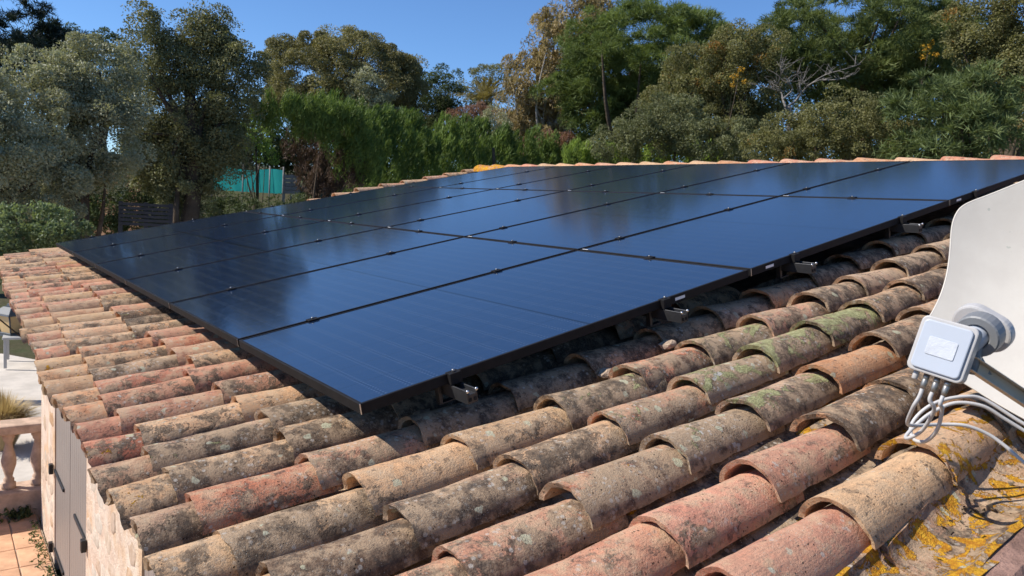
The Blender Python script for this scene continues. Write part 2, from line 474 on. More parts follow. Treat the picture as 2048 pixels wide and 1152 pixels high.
# stones set into the eave wall
def stone_mesh(w_, h_, seed):
    r = random.Random(seed)
    n = 9; ring = []
    for k in range(n):
        a = 2 * math.pi * k / n + r.uniform(-.18, .18)
        p = 0.72
        cx = abs(math.cos(a)) ** p * math.copysign(1, math.cos(a)); cz = abs(math.sin(a)) ** p * math.copysign(1, math.sin(a))
        s = r.uniform(.62, 1.08)
        ring.append((cx * w_ / 2 * s, cz * h_ / 2 * s))
    vs = [(0.03, y, z) for y, z in ring] + [(-0.012 + r.uniform(-.006, .006), y * .9, z * .9) for y, z in ring] + [(-0.022 + r.uniform(-.008, .008), y * .55, z * .55) for y, z in ring] + [(-0.026, 0, 0)]
    fs = []
    for k in range(n):
        k2 = (k + 1) % n
        fs += [(k, n + k, n + k2, k2), (n + k, 2*n + k, 2*n + k2, n + k2), (2*n + k, 3*n, 2*n + k2)]
    return MB().add(vs, fs, True).mesh('stone')
smeshes = [stone_mesh(random.uniform(.16, .34), random.uniform(.09, .17), i) for i in range(14)]
for (a, b) in ((2.24, 3.93), (5.74, 6.70)):
    z = ZF + 0.05
    while z < top_eave - .05:
        h = random.uniform(.12, .19); u = a + random.uniform(0, .06)
        while u < b - .08:
            me = random.choice(smeshes)
            wd = random.uniform(.15, .34)
            if random.random() < .62:
                o = link('stone', me, M['stone'], wall_o)
                bb = me.vertices
                sx = wd / (max(v.co.y for v in bb) - min(v.co.y for v in bb)); sz = (h - .015) / (max(v.co.z for v in bb) - min(v.co.z for v in bb))
                o.location = (WX - .001, u + wd / 2, z + h / 2 + random.uniform(-.02, .02)); o.scale = (random.uniform(.12, .3), min(sx, (b - u) / wd * sx), sz)
                o.rotation_euler = (random.uniform(-.09, .09), 0, 0)
            u += wd + random.uniform(.01, .04)
        z += h + .012
# shutters: two leaves per opening, boards with grooves, strap hinges
def shutter(u0, u1, hinge_u, into):
    s = H(MB().box((WX + .03, u0 + .004, ZF + .05), (WX + .055, u1 - .004, -0.62)).build('shutter', M['shutter']))
    nb = 8; bw = (u1 - u0 - .012) / nb
    bme = MB().box((WX + .010, .002, ZF + .055), (WX + .0295, bw - .002, -.622)).mesh('board', 0.002)
    for k in range(nb):
        b = link('board', bme, M['shutter'], s); b.location = (0, u0 + .006 + k * bw, 0)
    for z in (-1.98, -2.72, -1.15):
        hh = MB()
        hh.box((WX - .006, min(hinge_u, hinge_u + into * .56), z - .015), (WX + .0095, max(hinge_u, hinge_u + into * .56), z + .015))
        hh.box((WX - .040, hinge_u - into * .055 - .02, z - .045), (WX - .0065, hinge_u - into * .055 + .035, z + .045))
        hh.build('hinge', M['iron'], s, 0.003)
shutter(4.84, 5.69, 5.69, -1); shutter(3.98, 4.83, 3.98, 1)
shutter(1.37, 2.17, 2.17, -1); shutter(0.56, 1.36, 0.56, 1)

# roof part: local axes are up-slope, along the eave, normal
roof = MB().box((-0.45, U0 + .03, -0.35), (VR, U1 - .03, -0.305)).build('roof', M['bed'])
roof.parent = house; roof.location = (0, 0, -ZF); roof.rotation_euler = (0, -TH, 0)
MB().box((-0.56, U0 - .028, -.345), (VR, U0 + .052, -.212)).build('verge_mortar', M['verge'], roof, .012)
fas = MB().box((-0.47, U0 + .04, -.30), (-0.40, U1 - .04, -.215)); fas.build('eave_mortar', M['chunk'], roof, .01)
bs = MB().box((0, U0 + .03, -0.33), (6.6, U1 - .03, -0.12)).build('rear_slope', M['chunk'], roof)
bs.location = (VR, 0, -.0); bs.rotation_euler = (0, 2 * TH, 0)

def tile_mesh(seed, L=0.46, w0=.101, w1=.082, h0=.086, h1=.074, th=.014, na=16, nl=14, amax=86, chip=True, droop=.020):
    r = random.Random(seed); ox = r.uniform(0, 99)
    ph = [math.radians(-amax + 2 * amax * i / na) for i in range(na + 1)]
    vs = []; bend = r.uniform(-.006, .006); sk = r.uniform(-.006, .006)
    def P(i, j, inner):
        t = j / nl; a = ph[i]
        w_ = w0 + (w1 - w0) * t; h_ = h0 + (h1 - h0) * t
        nz = noise.noise((t * 3.1 + ox, a * .9, 1.3)) * .0040 + noise.noise((t * 9 + ox, a * 3.5, 7.3)) * .0018 + noise.noise((t * 26 + ox, a * 9, 2.3)) * .0008
        if inner: nz -= th * (1 + .25 * noise.noise((t * 6 + ox, a * 2, 5)))
        x = L * t
        e = noise.noise((a * 1.8 + ox, j, 3.0)) * .009 + noise.noise((a * 6 + ox, j, 9.0)) * .0045 + r.uniform(-.0012, .0012)
        if j == 0: x += e - (.006 if not inner else 0)
        if j == nl: x += e
        ca, sa = math.cos(a), math.sin(a)
        y = (w_ + nz) * sa + bend * math.sin(math.pi * t) + sk * t
        z = (h_ + nz) * ca - h0 - droop * t - .003 * math.sin(math.pi * t)
        if i in (0, na): z += noise.noise((t * 7 + ox, i, 4.0)) * .006
        return (x, y, z)
    for inner in (False, True):
        for j in range(nl + 1):
            for i in range(na + 1): vs.append(P(i, j, inner))
    N = (na + 1) * (nl + 1); fs = []; sm = []
    def id(i, j, k): return k * N + j * (na + 1) + i
    for j in range(nl):
        for i in range(na):
            fs.append((id(i, j, 0), id(i + 1, j, 0), id(i + 1, j + 1, 0), id(i, j + 1, 0)))
            fs.append((id(i, j + 1, 1), id(i + 1, j + 1, 1), id(i + 1, j, 1), id(i, j, 1)))
    for i in range(na):
        fs.append((id(i, 0, 1), id(i + 1, 0, 1), id(i + 1, 0, 0), id(i, 0, 0)))
        fs.append((id(i, nl, 0), id(i + 1, nl, 0), id(i + 1, nl, 1), id(i, nl, 1)))
    for j in range(nl):
        fs.append((id(0, j, 0), id(0, j + 1, 0), id(0, j + 1, 1), id(0, j, 1)))
        fs.append((id(na, j, 1), id(na, j + 1, 1), id(na, j + 1, 0), id(na, j, 0)))
    mb = MB().add(vs, fs, True)
    me = mb.mesh('roof_tile')
    bm = bmesh.new(); bm.from_mesh(me); bmesh.ops.recalc_face_normals(bm, faces=bm.faces)
    for e in bm.edges:
        if len(e.link_faces) == 2 and e.calc_face_angle(0) > .75: e.smooth = False
    bm.to_mesh(me); bm.free()
    me.materials.append(M['tile'])
    return me
TM = [tile_mesh(i) for i in range(14)]
CLAY = {'p': (0.58, 0.280, 0.185), 'r': (0.54, 0.205, 0.125), 'o': (0.58, 0.275, 0.14), 't': (0.61, 0.385, 0.22), 'b': (0.56, 0.335, 0.19), 'g': (0.45, 0.30, 0.19), 'k': (0.38, 0.235, 0.16)}
def put_tile(v, u, n, mesh, clay, soot_shade, moss=0., gold=0., pale=.2, name='roof_tile', rot=(0, 0, 0), sc=(1, 1, 1)):
    o = bpy.data.objects.new(name, mesh); COL.objects.link(o); o.parent = roof
    o.location = (v, u, n); o.rotation_euler = rot; o.scale = sc
    c = CLAY[clay]; j = 1 + random.uniform(-.12, .12)
    o.color = (min(1, c[0] * j * random.uniform(.95, 1.05)), min(1, c[1] * j), min(1, c[2] * j * random.uniform(.94, 1.06)), 1)
    o['soot_shade'] = soot_shade; o['moss'] = moss; o['gold'] = gold; o['pale'] = pale
    return o
PITCH = 0.2475
U_H = -1.185                                     # crest of the column nearest the verge
CREST = -0.118
NCOL = int((U1 - .10 - U_H) / PITCH) + 1
# hand-set look of the near columns: (course start index -> clay, soot, moss, gold, pale)
NEAR = {
 0: {2: ('r', .05, 0, .15, .1), 3: ('p', .0, 0, .12, .1), 4: ('t', .35, 0, .35, .1), 5: ('t', .15, 0, .75, .1), 6: ('t', .6, .1, .5, .2)},
 1: {1: ('t', .6, 0, .35, .2), 2: ('p', .45, 0, .30, .3), 3: ('p', .45, 0, .35, .3), 4: ('p', .35, 0, .2, .3), 5: ('b', .85, .25, .45, .2), 6: ('b', .8, .3, .5, .2), 7: ('b', .8, .4, .3, .3)},
 2: {0: ('p', .5, 0, .3, .2), 1: ('p', .75, .15, .25, .4), 2: ('p', .6, .1, .1, .5), 3: ('r', .85, .1, .4, .9), 4: ('k', .9, .55, .45, 1.0), 5: ('k', .7, .75, .2, .6), 6: ('o', .25, 0, .1, .1), 7: ('b', .8, .4, .3, .3)},
 3: {1: ('o', .95, 0, .2, .4), 2: ('k', .85, .25, 0, .6), 3: ('t', .7, .1, .1, .3), 4: ('r', .7, .6, .3, .9), 5: ('g', .8, .85, .2, 1.1), 6: ('g', .75, .95, .1, .8), 7: ('g', .7, 1.0, .1, .5), 8: ('b', .7, .5, .1, .3)},
 4: {1: ('t', .85, 0, .2, .5), 2: ('t', .4, 0, .1, .3), 3: ('t', .55, .45, .3, .5), 4: ('g', .85, .7, .2, .5), 5: ('r', .65, .1, 0, .6), 6: ('g', .85, .75, .1, .5), 7: ('p', .6, .25, .1, .5), 8: ('g', .8, .3, .1, .4)},
 5: {1: ('r', .5, 0, .2, .3), 2: ('p', .7, .25, .1, .6), 3: ('k', .9, .3, .1, .7), 4: ('k', .95, .3, .1, .6)},
 6: {1: ('t', .75, .2, .2, .5), 2: ('b', .8, .1, .3, .4)},
 7: {1: ('k', .85, .55, .2, .6), 2: ('g', .8, .2, .1, .5)},
}
COURSES = [-0.66, -0.49, -0.14, 0.22, 0.585]
while COURSES[-1] < VR - .5: COURSES.append(COURSES[-1] + 0.372)
NCH = 0
for c in range(NCOL):
    u = U_H + c * PITCH + random.uniform(-.008, .008)
    near_side = c <= 6
    far_side = u > 6.85
    ph = random.uniform(-.03, .03)
    for k, v0 in enumerate(COURSES):
        if not near_side and not far_side and k > 3: break
        if far_side and u < U1 - .3 and k > 6: continue
        if near_side and c == 6 and k > 7: continue
        v = v0 + (ph + random.uniform(-.022, .022) if k > 0 else random.uniform(-.018, .018))
        if k < 2: v += max(0, u - 2.0) * .027 * (1 if k == 0 else .7)
        if c in NEAR and k in NEAR[c]: cl, s_, m_, g_, p_ = NEAR[c][k]
        else:
            cl = random.choices('protbgk', weights=(30, 8, 9, 24, 16, 8, 3) if c > 7 else (10, 4, 4, 16, 26, 24, 14))[0]
            s_ = random.choice((.2, .35, .5, .6, .75)) if c > 7 else random.uniform(.5, .85)
            m_ = random.choice((0, 0, 0, .2, .4)); g_ = random.choice((0, .1, .2, .35)); p_ = random.uniform(.1, .6)
            if k == 0: s_ *= .75; g_ = random.choice((.1, .3, .5))
        w_ = 1 + random.uniform(-.09, .08)
        nn = CREST + random.uniform(-.006, .006) - (.012 if k == 0 else 0)
        if far_side and u > U1 - .3: nn += .088 * min(1, max(0, (v - 2.4) / 1.6))
        put_tile(v, u + random.uniform(-.010, .010), nn, TM[(c * 5 + k * 3) % 14], cl, s_, m_, g_, p_,
                 rot=(random.uniform(-.05, .05), random.uniform(.012, .045), random.uniform(-.032, .032)), sc=(1 + random.uniform(-.02, .02), w_, 1 + random.uniform(-.06, .06)))
    # channel tiles in the gutter on the verge side of this column
    uc = u - PITCH / 2
    if c == 0: uc = u - .178
    cme = TM[(c * 7 + 2) % 14]
    for k, v0 in enumerate(COURSES):
        if k == 1: continue
        if not near_side and k > 2: break
        v = v0 + .035 + max(0, u - 2.0) * .027 + random.uniform(-.015, .015) if k == 0 else v0 + .11 + random.uniform(-.03, .03)
        hi = c == 0
        if hi: v = v0 + .02
        # flipped over: narrow end down-slope
        o = put_tile(v + .46, uc, -.272 if not hi else -.274, TM[(c * 7 + k * 5 + 2) % 14], random.choice('kgk') if not hi else random.choice('kgk'), random.uniform(.9, 1.2) if not hi else .7, .1, random.choice((.35, .6, .8)) if c < 3 and not hi else (.84 if hi else .25), .5,  # darker clay and heavier stain put gutter shade into the channel tiles
                     name='channel_tile', rot=(math.pi, TH * 0 + .03, math.pi), sc=(1, 1.05 if not hi else 1.12, .80))
# ridge tiles
RM = [tile_mesh(60 + i, L=.48, w0=.13, w1=.11, h0=.095, h1=.082) for i in range(5)]
i = 0; u = U0 + .05
while u < U1 - .6:
    o = put_tile(VR - .03, u + .48, .014, RM[i % 5], random.choice('ptpor'), random.choice((.0, .15, .3)), 0, random.choice((0, .2, .5)) if u < U1 - 1.15 else 1.0, .2, name='ridge_tile', rot=(0, 0, -math.pi / 2))
    o.rotation_euler = (random.uniform(-.02, .02), random.uniform(-.012, .012), -math.pi / 2)
    u += .385; i += 1
# mortar lumps under rims
def lump(seed, s=(.05, .04, .025)):
    r = random.Random(seed); bm = bmesh.new(); bmesh.ops.create_icosphere(bm, subdivisions=2, radius=1)
    for v in bm.verts:
        d = 1 + .35 * noise.noise(v.co * 1.7 + Vector((seed, 0, 0)))
        v.co = Vector((v.co.x * s[0], v.co.y * s[1], v.co.z * s[2])) * d
    me = bpy.data.meshes.new('mortar_lump'); bm.to_mesh(me); bm.free(); me.materials.append(M['chunk']); return me
LM = [lump(i) for i in range(5)]
for (v, u, n) in ((1.30, -.062, -.165), (.96, -.062, -.18), (.30, .19, -.19)):
    o = link('mortar_lump', random.choice(LM), None, roof); o.location = (v, u, n); o.rotation_euler = (0, 0, random.uniform(-.5, .5)); o.scale = (.9, .7, .6)
for c in range(NCOL):                            # mortar plugs under the eave tiles
    o = link('mortar_lump', LM[c % 5], None, roof); o.location = (-.585 + max(0, U_H + c * PITCH - 2.0) * .027, U_H + c * PITCH, -.215); o.scale = (.7, 1.6, 1.2)

def debris():
    dm = NT('gutter_litter'); tint = dm.attr('tint')
    rp = dm.new('ShaderNodeValToRGB'); dm.put(rp.inputs[0], tint); e = rp.color_ramp.elements
    e[0].color = (0.05, 0.04, 0.03, 1); e[1].color = (0.50, 0.27, 0.03, 1)
    for p, c in ((.35, (0.13, 0.095, 0.06, 1)), (.6, (0.25, 0.22, 0.17, 1)), (.8, (0.30, 0.17, 0.04, 1))):
        k = e.new(p); k.color = c
    dm.fin(rp.outputs[0], .95, spec=.1)
    r = random.Random(5); vs = []; fs = []; tt = []
    for _ in range(2600):
        c = r.choice((0, 0, 0, 1, 1, 2, 3, 4, 5, 6)); u0 = U_H + c * PITCH - (.12 if c else .15)
        v = r.uniform(-.5, 3.2); w_ = abs(noise.noise((v * 4, c * 3.3, 0)))
        if r.random() > .25 + 1.6 * w_: continue
        y = u0 + r.gauss(0, .022); n = -.262 + abs(y - u0) * .45 + r.uniform(0, .010)
        sz = r.uniform(.003, .011); i = len(vs); d = [Vector((r.uniform(-1, 1), r.uniform(-1, 1), r.uniform(-.5, 1))).normalized() * sz for _ in range(4)]
        vs += [Vector((v, y, n)) + q for q in d]; fs += [(i, i+1, i+2), (i, i+2, i+3), (i, i+3, i+1), (i+1, i+3, i+2)]
        t0 = min(1, max(0, r.gauss(.35, .2) + .5 * noise.noise((v * 2.5, c * 1.7, 5)))); tt += [t0] * 4
    me = MB().add(vs, fs).mesh('gutter_debris'); a_ = me.attributes.new('tint', 'FLOAT', 'FACE'); a_.data.foreach_set('value', np.array(tt, np.float32))
    o = link('gutter_debris', me, dm.m, roof); o['kind'] = 'stuff'
debris()

# ------------------------------------------------------------------ solar panels
PU, PV, PL, PW, PT = 1.154, 1.942, 1.924, 1.134, .035
fr = MB(); fw = .011
fr.box((0, 0, -PT), (fw, PW, 0)); fr.box((PL - fw, 0, -PT), (PL, PW, 0))
fr.box((fw, 0, -PT), (PL - fw, fw, -.0004)); fr.box((fw, PW - fw, -PT), (PL - fw, PW, -.0004))
fr_me = fr.mesh('frame', .0012)
gl = MB().box((fw - .001, fw - .001, -.008), (PL - fw + .001, PW - fw + .001, -.0022))
gl_me = gl.mesh('glass')
bk_me = MB().box((fw, fw, -.013), (PL - fw, PW - fw, -.0085)).mesh('backsheet')
ce_me = MB().box((-.0012, -.0012, -PT + .001), (.0016, .0016, .0003)).mesh('corner_edge')
st_me = MB().box((.09, -.0008, -.024), (.15, .0, -.012)).mesh('sticker')
bar_me = MB().box((.006, PW - .055, .0004), (.013, PW - .012, .001)).mesh('barcode_label')
ROWN = ['bottom', 'middle', 'top']
def ordinal(i): return ['nearest', 'second', 'third', 'fourth', 'fifth', 'farthest'][i]
for i in range(6):
    for j in range(3):
        lab = f'black solar panel in the {ROWN[j]} row, ' + ('nearest the dish' if i == 0 else 'farthest from the dish' if i == 5 else f'{ordinal(i)} from the dish side')
        p = empty('solar_panel', roof_pt(j * PV, i * PU, 0), (0, -TH, 0), lab, 'solar panel', 'solar panels laid in three rows on the roof')
        link('frame', fr_me, M['frame'], p); link('glass', gl_me, M['glass'], p); link('backsheet', bk_me, M['frame'], p)
        if j == 0 or i == 0: link('corner_edge', ce_me, M['alu'], p)
        if i == 0:
            s = link('sticker', st_me, M['sticker'], p); s.location = (.02 if j < 2 else 0, 0, 0)
            if j == 0: s.location = (1.34, 0, 0)
        if j > 0: link('barcode_label', bar_me, M['sticker'], p)
# rails with clamps
def rail_mesh(a, b):
    m = MB()
    m.box((-.020, a, -.045), (-.0145, b, 0)); m.box((.0145, a, -.045), (.020, b, 0)); m.box((-.0144, a, -.045), (.0144, b, -.014))
    return m.mesh('rail_profile', .001)
rm = rail_mesh(-.105, 6 * PU + .09)
hollow_shade = MB().box((-.005, -.0012, -.006), (.005, .001, .006)).mesh('slot_shade')
nub = MB().lathe([(.001, -.004), (.0052, -.003), (.006, 0), (.0052, .003), (.001, .004)], 12).mesh('end_nub')
cl = MB(); cl.box((-.025, -.019, 0), (.025, .019, .005)); cl_me = cl.mesh('clamp', .0015)
bolt_me = MB().lathe([(.0055, 0), (.0055, .005), (.0045, .007), (.001, .0075)], 10).mesh('bolt')
ecl = MB(); ecl.box((-.022, -.022, -.035), (.022, -.003, .0035)); ecl.box((-.022, -.003, .0005), (.022, .010, .0036)); ecl_me = ecl.mesh('end_clamp', .001)
RV = [.335, 1.36, 2.27, 3.30, 4.22, 5.25]
ORD = ['lowest', 'second lowest', 'third lowest', 'third highest', 'second highest', 'highest']
for q, rv in enumerate(RV):
    r_ = empty('mounting_rail', roof_pt(rv, 0, -PT - .0015), (0, -TH, 0), f'dark metal rail end under the panels, {ORD[q]} on the slope', 'mounting rail', 'rails carrying the panels')
    link('rail_profile', rm, M['rail'], r_)
    for sx in (-.0172, .0172):
        nb_ = link('end_nub', nub, M['alu'], r_); nb_.location = (sx, -.107, -.001); nb_.rotation_euler = (math.pi / 2, 0, 0)
        h_ = link('slot_shade', hollow_shade, M['hollow_shade'], r_); h_.location = (sx * .55, -.1056, -.031)
    for i in range(0, 7):
        if i in (0, 6):
            e_ = link('clamp', ecl_me, M['frame'], r_); e_.location = (0, 0 if i == 0 else 6 * PU - .02, PT + .0015)
            if i == 6: e_.rotation_euler = (0, 0, math.pi)
            b_ = link('bolt', bolt_me, M['bolt'], e_); b_.location = (0, -.008, .0036); b_.scale = (1, 1, 1.3)
        else:
            e_ = link('clamp', cl_me, M['frame'], r_); e_.location = (0, i * PU - .010, PT + .002)
            b_ = link('bolt', bolt_me, M['bolt'], e_); b_.location = (0, 0, .005)
    # stainless roof hooks standing on the tiles
    for uu in (.06, 1.3, 2.6, 3.9, 5.2, 6.5):
        m_ = MB(); m_.box((-.034, uu - .012, -.075), (-.021, uu + .012, -.002)); m_.box((-.034, uu - .012, -.080), (.03, uu + .012, -.0752))
        m_.build('roof_hook', M['rail'], r_, .001)
    if q in (1, 3):                                # clamps on the seam between rows
        for i in range(6):
            e_ = link('clamp', cl_me, M['frame'], r_); e_.location = (((q + 1) // 2) * PV - .009 - rv, i * PU + PU * .52, PT + .002); e_.rotation_euler = (0, 0, math.pi / 2)
            b_ = link('bolt', bolt_me, M['bolt'], e_); b_.location = (0, 0, .005)

# ------------------------------------------------------------------ satellite dish, converter head, cables
M['dish'] = simple('cream_dish_paint', (0.66, 0.62, 0.55), 0.42, 0, 0.05, 9, 0.08, 40)
def dishmat():
    t = NT('weathered_dish_paint'); co = t.coord()
    n = t.noise(co, 7, 6, 0.6); n2 = t.noise(co, 90, 4, 0.7)
    c = t.mix(t.step(n, 0.35, 0.7), (0.495, 0.46, 0.405), (0.545, 0.51, 0.45))
    c = t.mix(t.step(n2, 0.60, 0.75, 0, 0.35), c, (0.50, 0.46, 0.40))
    sp = t.noise(co, 19, 3, 0.6)
    c = t.mix(t.math('MULTIPLY', t.step(sp, 0.715, 0.735), 0.6), c, (0.30, 0.32, 0.27))
    return t.fin(c, 0.45, t.bump(n2, 0.15, 0.002), spec=0.4)
M['dish'] = dishmat()
M['lnb'] = simple('white_plastic', (0.42, 0.455, 0.51), 0.38, 0, 0.04, 5)
M['plate'] = simple('moulded_plate', (0.49, 0.515, 0.555), 0.45, 0, 0.05, 60, 0.3, 160)
M['lnbrim'] = simple('aged_white_plastic', (0.43, 0.415, 0.40), 0.45, 0, 0.06, 9)
M['lnbgrey'] = simple('grey_plastic', (0.20, 0.205, 0.21), 0.5, 0, 0.15, 9)
M['steel'] = simple('dull_steel', (0.34, 0.33, 0.31), 0.45, 0.8, 0.2, 30)
M['cable'] = simple('white_cable_sheath', (0.50, 0.485, 0.47), 0.4, 0, 0.05, 8)
M['armin'] = simple('arm_inner_brown', (0.62, 0.50, 0.37), 0.6, 0, 0.12, 8)

def build_dish():
    outline = [(1830, 690), (1834, 664), (1846, 642), (1862, 615), (1877, 582), (1888, 548), (1895, 515), (1899, 480), (1901, 450), (1906, 428), (1918, 408), (1938, 396), (1968, 384), (2005, 369), (2048, 352), (2085, 338), (2125, 332)]
    low = [(1832, 705), (1845, 720), (1875, 735), (1925, 757), (1985, 796), (2048, 833), (2090, 856), (2125, 868)]
    nrm = Vector((-0.84, -0.24, 0.40)).normalized()
    cen = at(2125, 600, 2.42)
    ax_y = (UP - nrm * UP.dot(nrm)).normalized(); ax_x = ax_y.cross(nrm).normalized()
    def plane(px, py):
        d = ray(px, py); t = (cen - CAM).dot(nrm) / d.dot(nrm); p = CAM + d * t - cen
        return p.dot(ax_x), p.dot(ax_y)
    left = [plane(*p) for p in outline[::-1]] + [plane(*p) for p in low]
    left[0] = (0, left[0][1]); left[-1] = (0, left[-1][1])
    ring = left + [(-x, y) for x, y in left[-2:0:-1]]
    # densify
    R_ = []
    for i in range(len(ring)):
        a, b = ring[i], ring[(i + 1) % len(ring)]
        for s in range(3): R_.append((a[0] + (b[0] - a[0]) * s / 3, a[1] + (b[1] - a[1]) * s / 3))
    for _ in range(2):
        R_ = [((R_[i-1][0] + 2 * R_[i][0] + R_[(i+1) % len(R_)][0]) / 4, (R_[i-1][1] + 2 * R_[i][1] + R_[(i+1) % len(R_)][1]) / 4) for i in range(len(R_))]
    n = len(R_); rings = 14; vs = []; cy = sum(p[1] for p in R_) / n
    for side in (0, 1):
        for k in range(rings + 1):
            s = k / rings
            for (x, y) in R_:
                X, Y = x * s, cy + (y - cy) * s
                dpt = 0.16 * (X * X + (Y - cy) ** 2) / .25 - .10
                vs.append((X, Y, dpt - (.006 if side else 0)))
        # rolled rim
    fs = []; N = n * (rings + 1)
    for side in (0, 1):
        for k in range(rings):
            for i in range(n):
                i2 = (i + 1) % n; b_ = side * N
                q_ = (b_ + k*n+i, b_ + (k+1)*n+i, b_ + (k+1)*n+i2, b_ + k*n+i2)
                fs.append(q_ if not side else q_[::-1])
    for i in range(n):
        i2 = (i + 1) % n
        fs.append((rings*n+i, N + rings*n+i, N + rings*n+i2, rings*n+i2))
    root = empty('satellite_dish', (0, 0, 0), label='cream white satellite dish at the right edge of the roof', cat='satellite dish')
    Mx = Matrix(((ax_x.x, ax_y.x, nrm.x, cen.x), (ax_x.y, ax_y.y, nrm.y, cen.y), (ax_x.z, ax_y.z, nrm.z, cen.z), (0, 0, 0, 1)))
    root.matrix_world = Mx
    me = MB().add(vs, fs, True).mesh('reflector')
    bm = bmesh.new(); bm.from_mesh(me); bmesh.ops.remove_doubles(bm, verts=bm.verts, dist=1e-6); bmesh.ops.recalc_face_normals(bm, faces=bm.faces)
    for e in bm.edges:
        if len(e.link_faces) == 2 and e.calc_face_angle(0) > .8: e.smooth = False
    bm.to_mesh(me); bm.free()
    link('reflector', me, M['dish'], root)
    rim = [(x, y, 0.16 * (x*x + (y-cy)**2) / .25 - .10 - .003) for x, y in R_]
    m = MB(); m.tube(rim + rim[:2], .0031, 8, False); m.build('rim', M['dish'], root)
    return root, Mx, cy
dish, DM, dish_cy = build_dish()
DMi = DM.inverted()
def dloc(p): return DMi @ p
# feed arm (part of the dish): a folded channel running from under the dish to the head
LN = at(1883, 697, 1.88)                          # middle of the head's outer face
a0, a1 = at(1944, 726, 1.93), at(2060, 803, 2.06)
d_ = (a1 - a0).normalized(); s_ = d_.cross(-VIEW).normalized(); s_ = s_ if s_.dot(UP) < 0 else -s_; u_ = d_.cross(s_).normalized(); u_ = u_ if u_.dot(VIEW) < 0 else -u_
m = MB()
def arm_box(lo_s, hi_s, lo_u, hi_u, L):
    vs = []
    for t_ in (0, L):
        for (ss, uu) in ((lo_s, lo_u), (hi_s, lo_u), (hi_s, hi_u), (lo_s, hi_u)):
            vs.append(dloc(a0 + d_ * t_ + s_ * ss + u_ * uu))
    return vs, [(0,1,2,3), (7,6,5,4), (0,4,5,1), (1,5,6,2), (2,6,7,3), (3,7,4,0)]
AL = (a1 - a0).length + .25
arm = MB(); arm.add(*arm_box(-.013, .013, -.014, -.011, AL)); arm.add(*arm_box(-.016, -.0132, -.014, .006, AL)); arm.add(*arm_box(.0132, .016, -.014, .010, AL))
arm.build('feed_arm', M['armin'], dish, .001)
mast_top = dish.matrix_world @ Vector((0, dish_cy, -.16))
mp = MB(); mp.tube([dloc(Vector((mast_top.x, mast_top.y, roof_pt(1.7, 0, -.3).z))), dloc(Vector((mast_top.x, mast_top.y, mast_top.z + .12)))], .024, 16); mp.build('mast', M['steel'], dish)
br = MB(); br.tube([Vector((0, dish_cy, -.108)), Vector((0, dish_cy, -.17))], .05, 12); br.build('bracket', M['steel'], dish)

# converter head
rr_ = ray(1884, 697); nf = (-rr_ - RIGHT * .30 + UP * .10).normalized()   # way its outer face looks
xx = (RIGHT * 88 - UP * 27); xx = (xx - nf * xx.dot(nf)).normalized(); yy = nf.cross(xx).normalized()
LM_ = Matrix(((xx.x, yy.x, nf.x, LN.x), (xx.y, yy.y, nf.y, LN.y), (xx.z, yy.z, nf.z, LN.z), (0, 0, 0, 1)))
head = empty('antenna_head', label='white square converter box with cables in front of the dish', cat='antenna head')
head.matrix_world = LM_
def rbox(w_, h_, z0, z1, r, seg=6, inset=0.0):
    pts = []
    for cx, cy, a in ((w_/2 - r, h_/2 - r, 0), (-w_/2 + r, h_/2 - r, 90), (-w_/2 + r, -h_/2 + r, 180), (w_/2 - r, -h_/2 + r, 270)):
        for k in range(seg + 1):
            t_ = math.radians(a + 90 * k / seg); pts.append((cx + r * math.cos(t_), cy + r * math.sin(t_)))
    n = len(pts)
    vs = [(x, y, z0) for x, y in pts] + [(x, y, z1) for x, y in pts]
    return vs, [tuple(range(n))[::-1], tuple(range(n, 2*n))] + [(k, (k+1) % n, n + (k+1) % n, n + k) for k in range(n)]
HW, HH = .114, .124
MB().add(*rbox(HW, HH, -.040, -.004, .014)).build('housing', M['lnbrim'], head, .003, 2)
MB().add(*rbox(HW - .016, HH - .016, -.0045, .0016, .010)).build('lid', M['lnb'], head, .0025, 2)
MB().add(*rbox(.058, .040, .0018, .0034, .004)).build('name_plate', M['plate'], head, .0008)
for k in range(4):
    x_ = -.036 + .0215 * k
    if k == 0:
        MB().lathe([(.0058, 0), (.0065, -.004), (.0065, -.017), (.005, -.019)], 12, Matrix.Translation((x_, -HH/2, -.022)) @ Matrix.Rotation(-math.pi/2, 4, 'X')).build('port_cap', M['lnbrim'], head)
    else:
        MB().lathe([(.005, .002), (.0066, .0), (.0066, .010), (.0055, .011), (.0066, .013), (.0064, .024), (.0048, .034)], 12, Matrix.Translation((x_, -HH/2, -.022)) @ Matrix.Rotation(math.pi/2, 4, 'X')).build('connector', M['steel'], head)
# neck, clamp ring and feed cap behind the box
LMi = LM_.inverted()
ring_c = LMi @ at(1958, 668, 1.955); cap_c = LMi @ at(1966, 655, 2.03); box_c = Vector((.020, .012, -.038))
axd = (cap_c - box_c).normalized()
neck = MB(); neck.tube([box_c, ring_c, cap_c], [.030, .026, .026], 20); neck.build('neck', M['lnb'], head)
def ringm(c, ax, ro, ri, hw, seg=28):
    ax = Vector(ax).normalized(); a = ax.orthogonal().normalized(); b = ax.cross(a); vs = []
    for k in range(seg):
        w_ = 2 * math.pi * k / seg; d = a * math.cos(w_) + b * math.sin(w_)
        for rr, hh in ((ri, -hw), (ro, -hw), (ro, hw), (ri, hw)): vs.append(Vector(c) + d * rr + ax * hh)
    fs = []
    for k in range(seg):
        k2 = (k + 1) % seg
        for q_ in range(4): fs.append((k*4+q_, k*4+(q_+1) % 4, k2*4+(q_+1) % 4, k2*4+q_))
    return vs, fs
MB().add(*ringm(ring_c, axd, .047, .027, .020)).build('clamp_ring', M['lnbgrey'], head, .003)
st0, st1 = LMi @ at(1950, 690, 1.955), LMi @ at(1938, 748, 1.955)
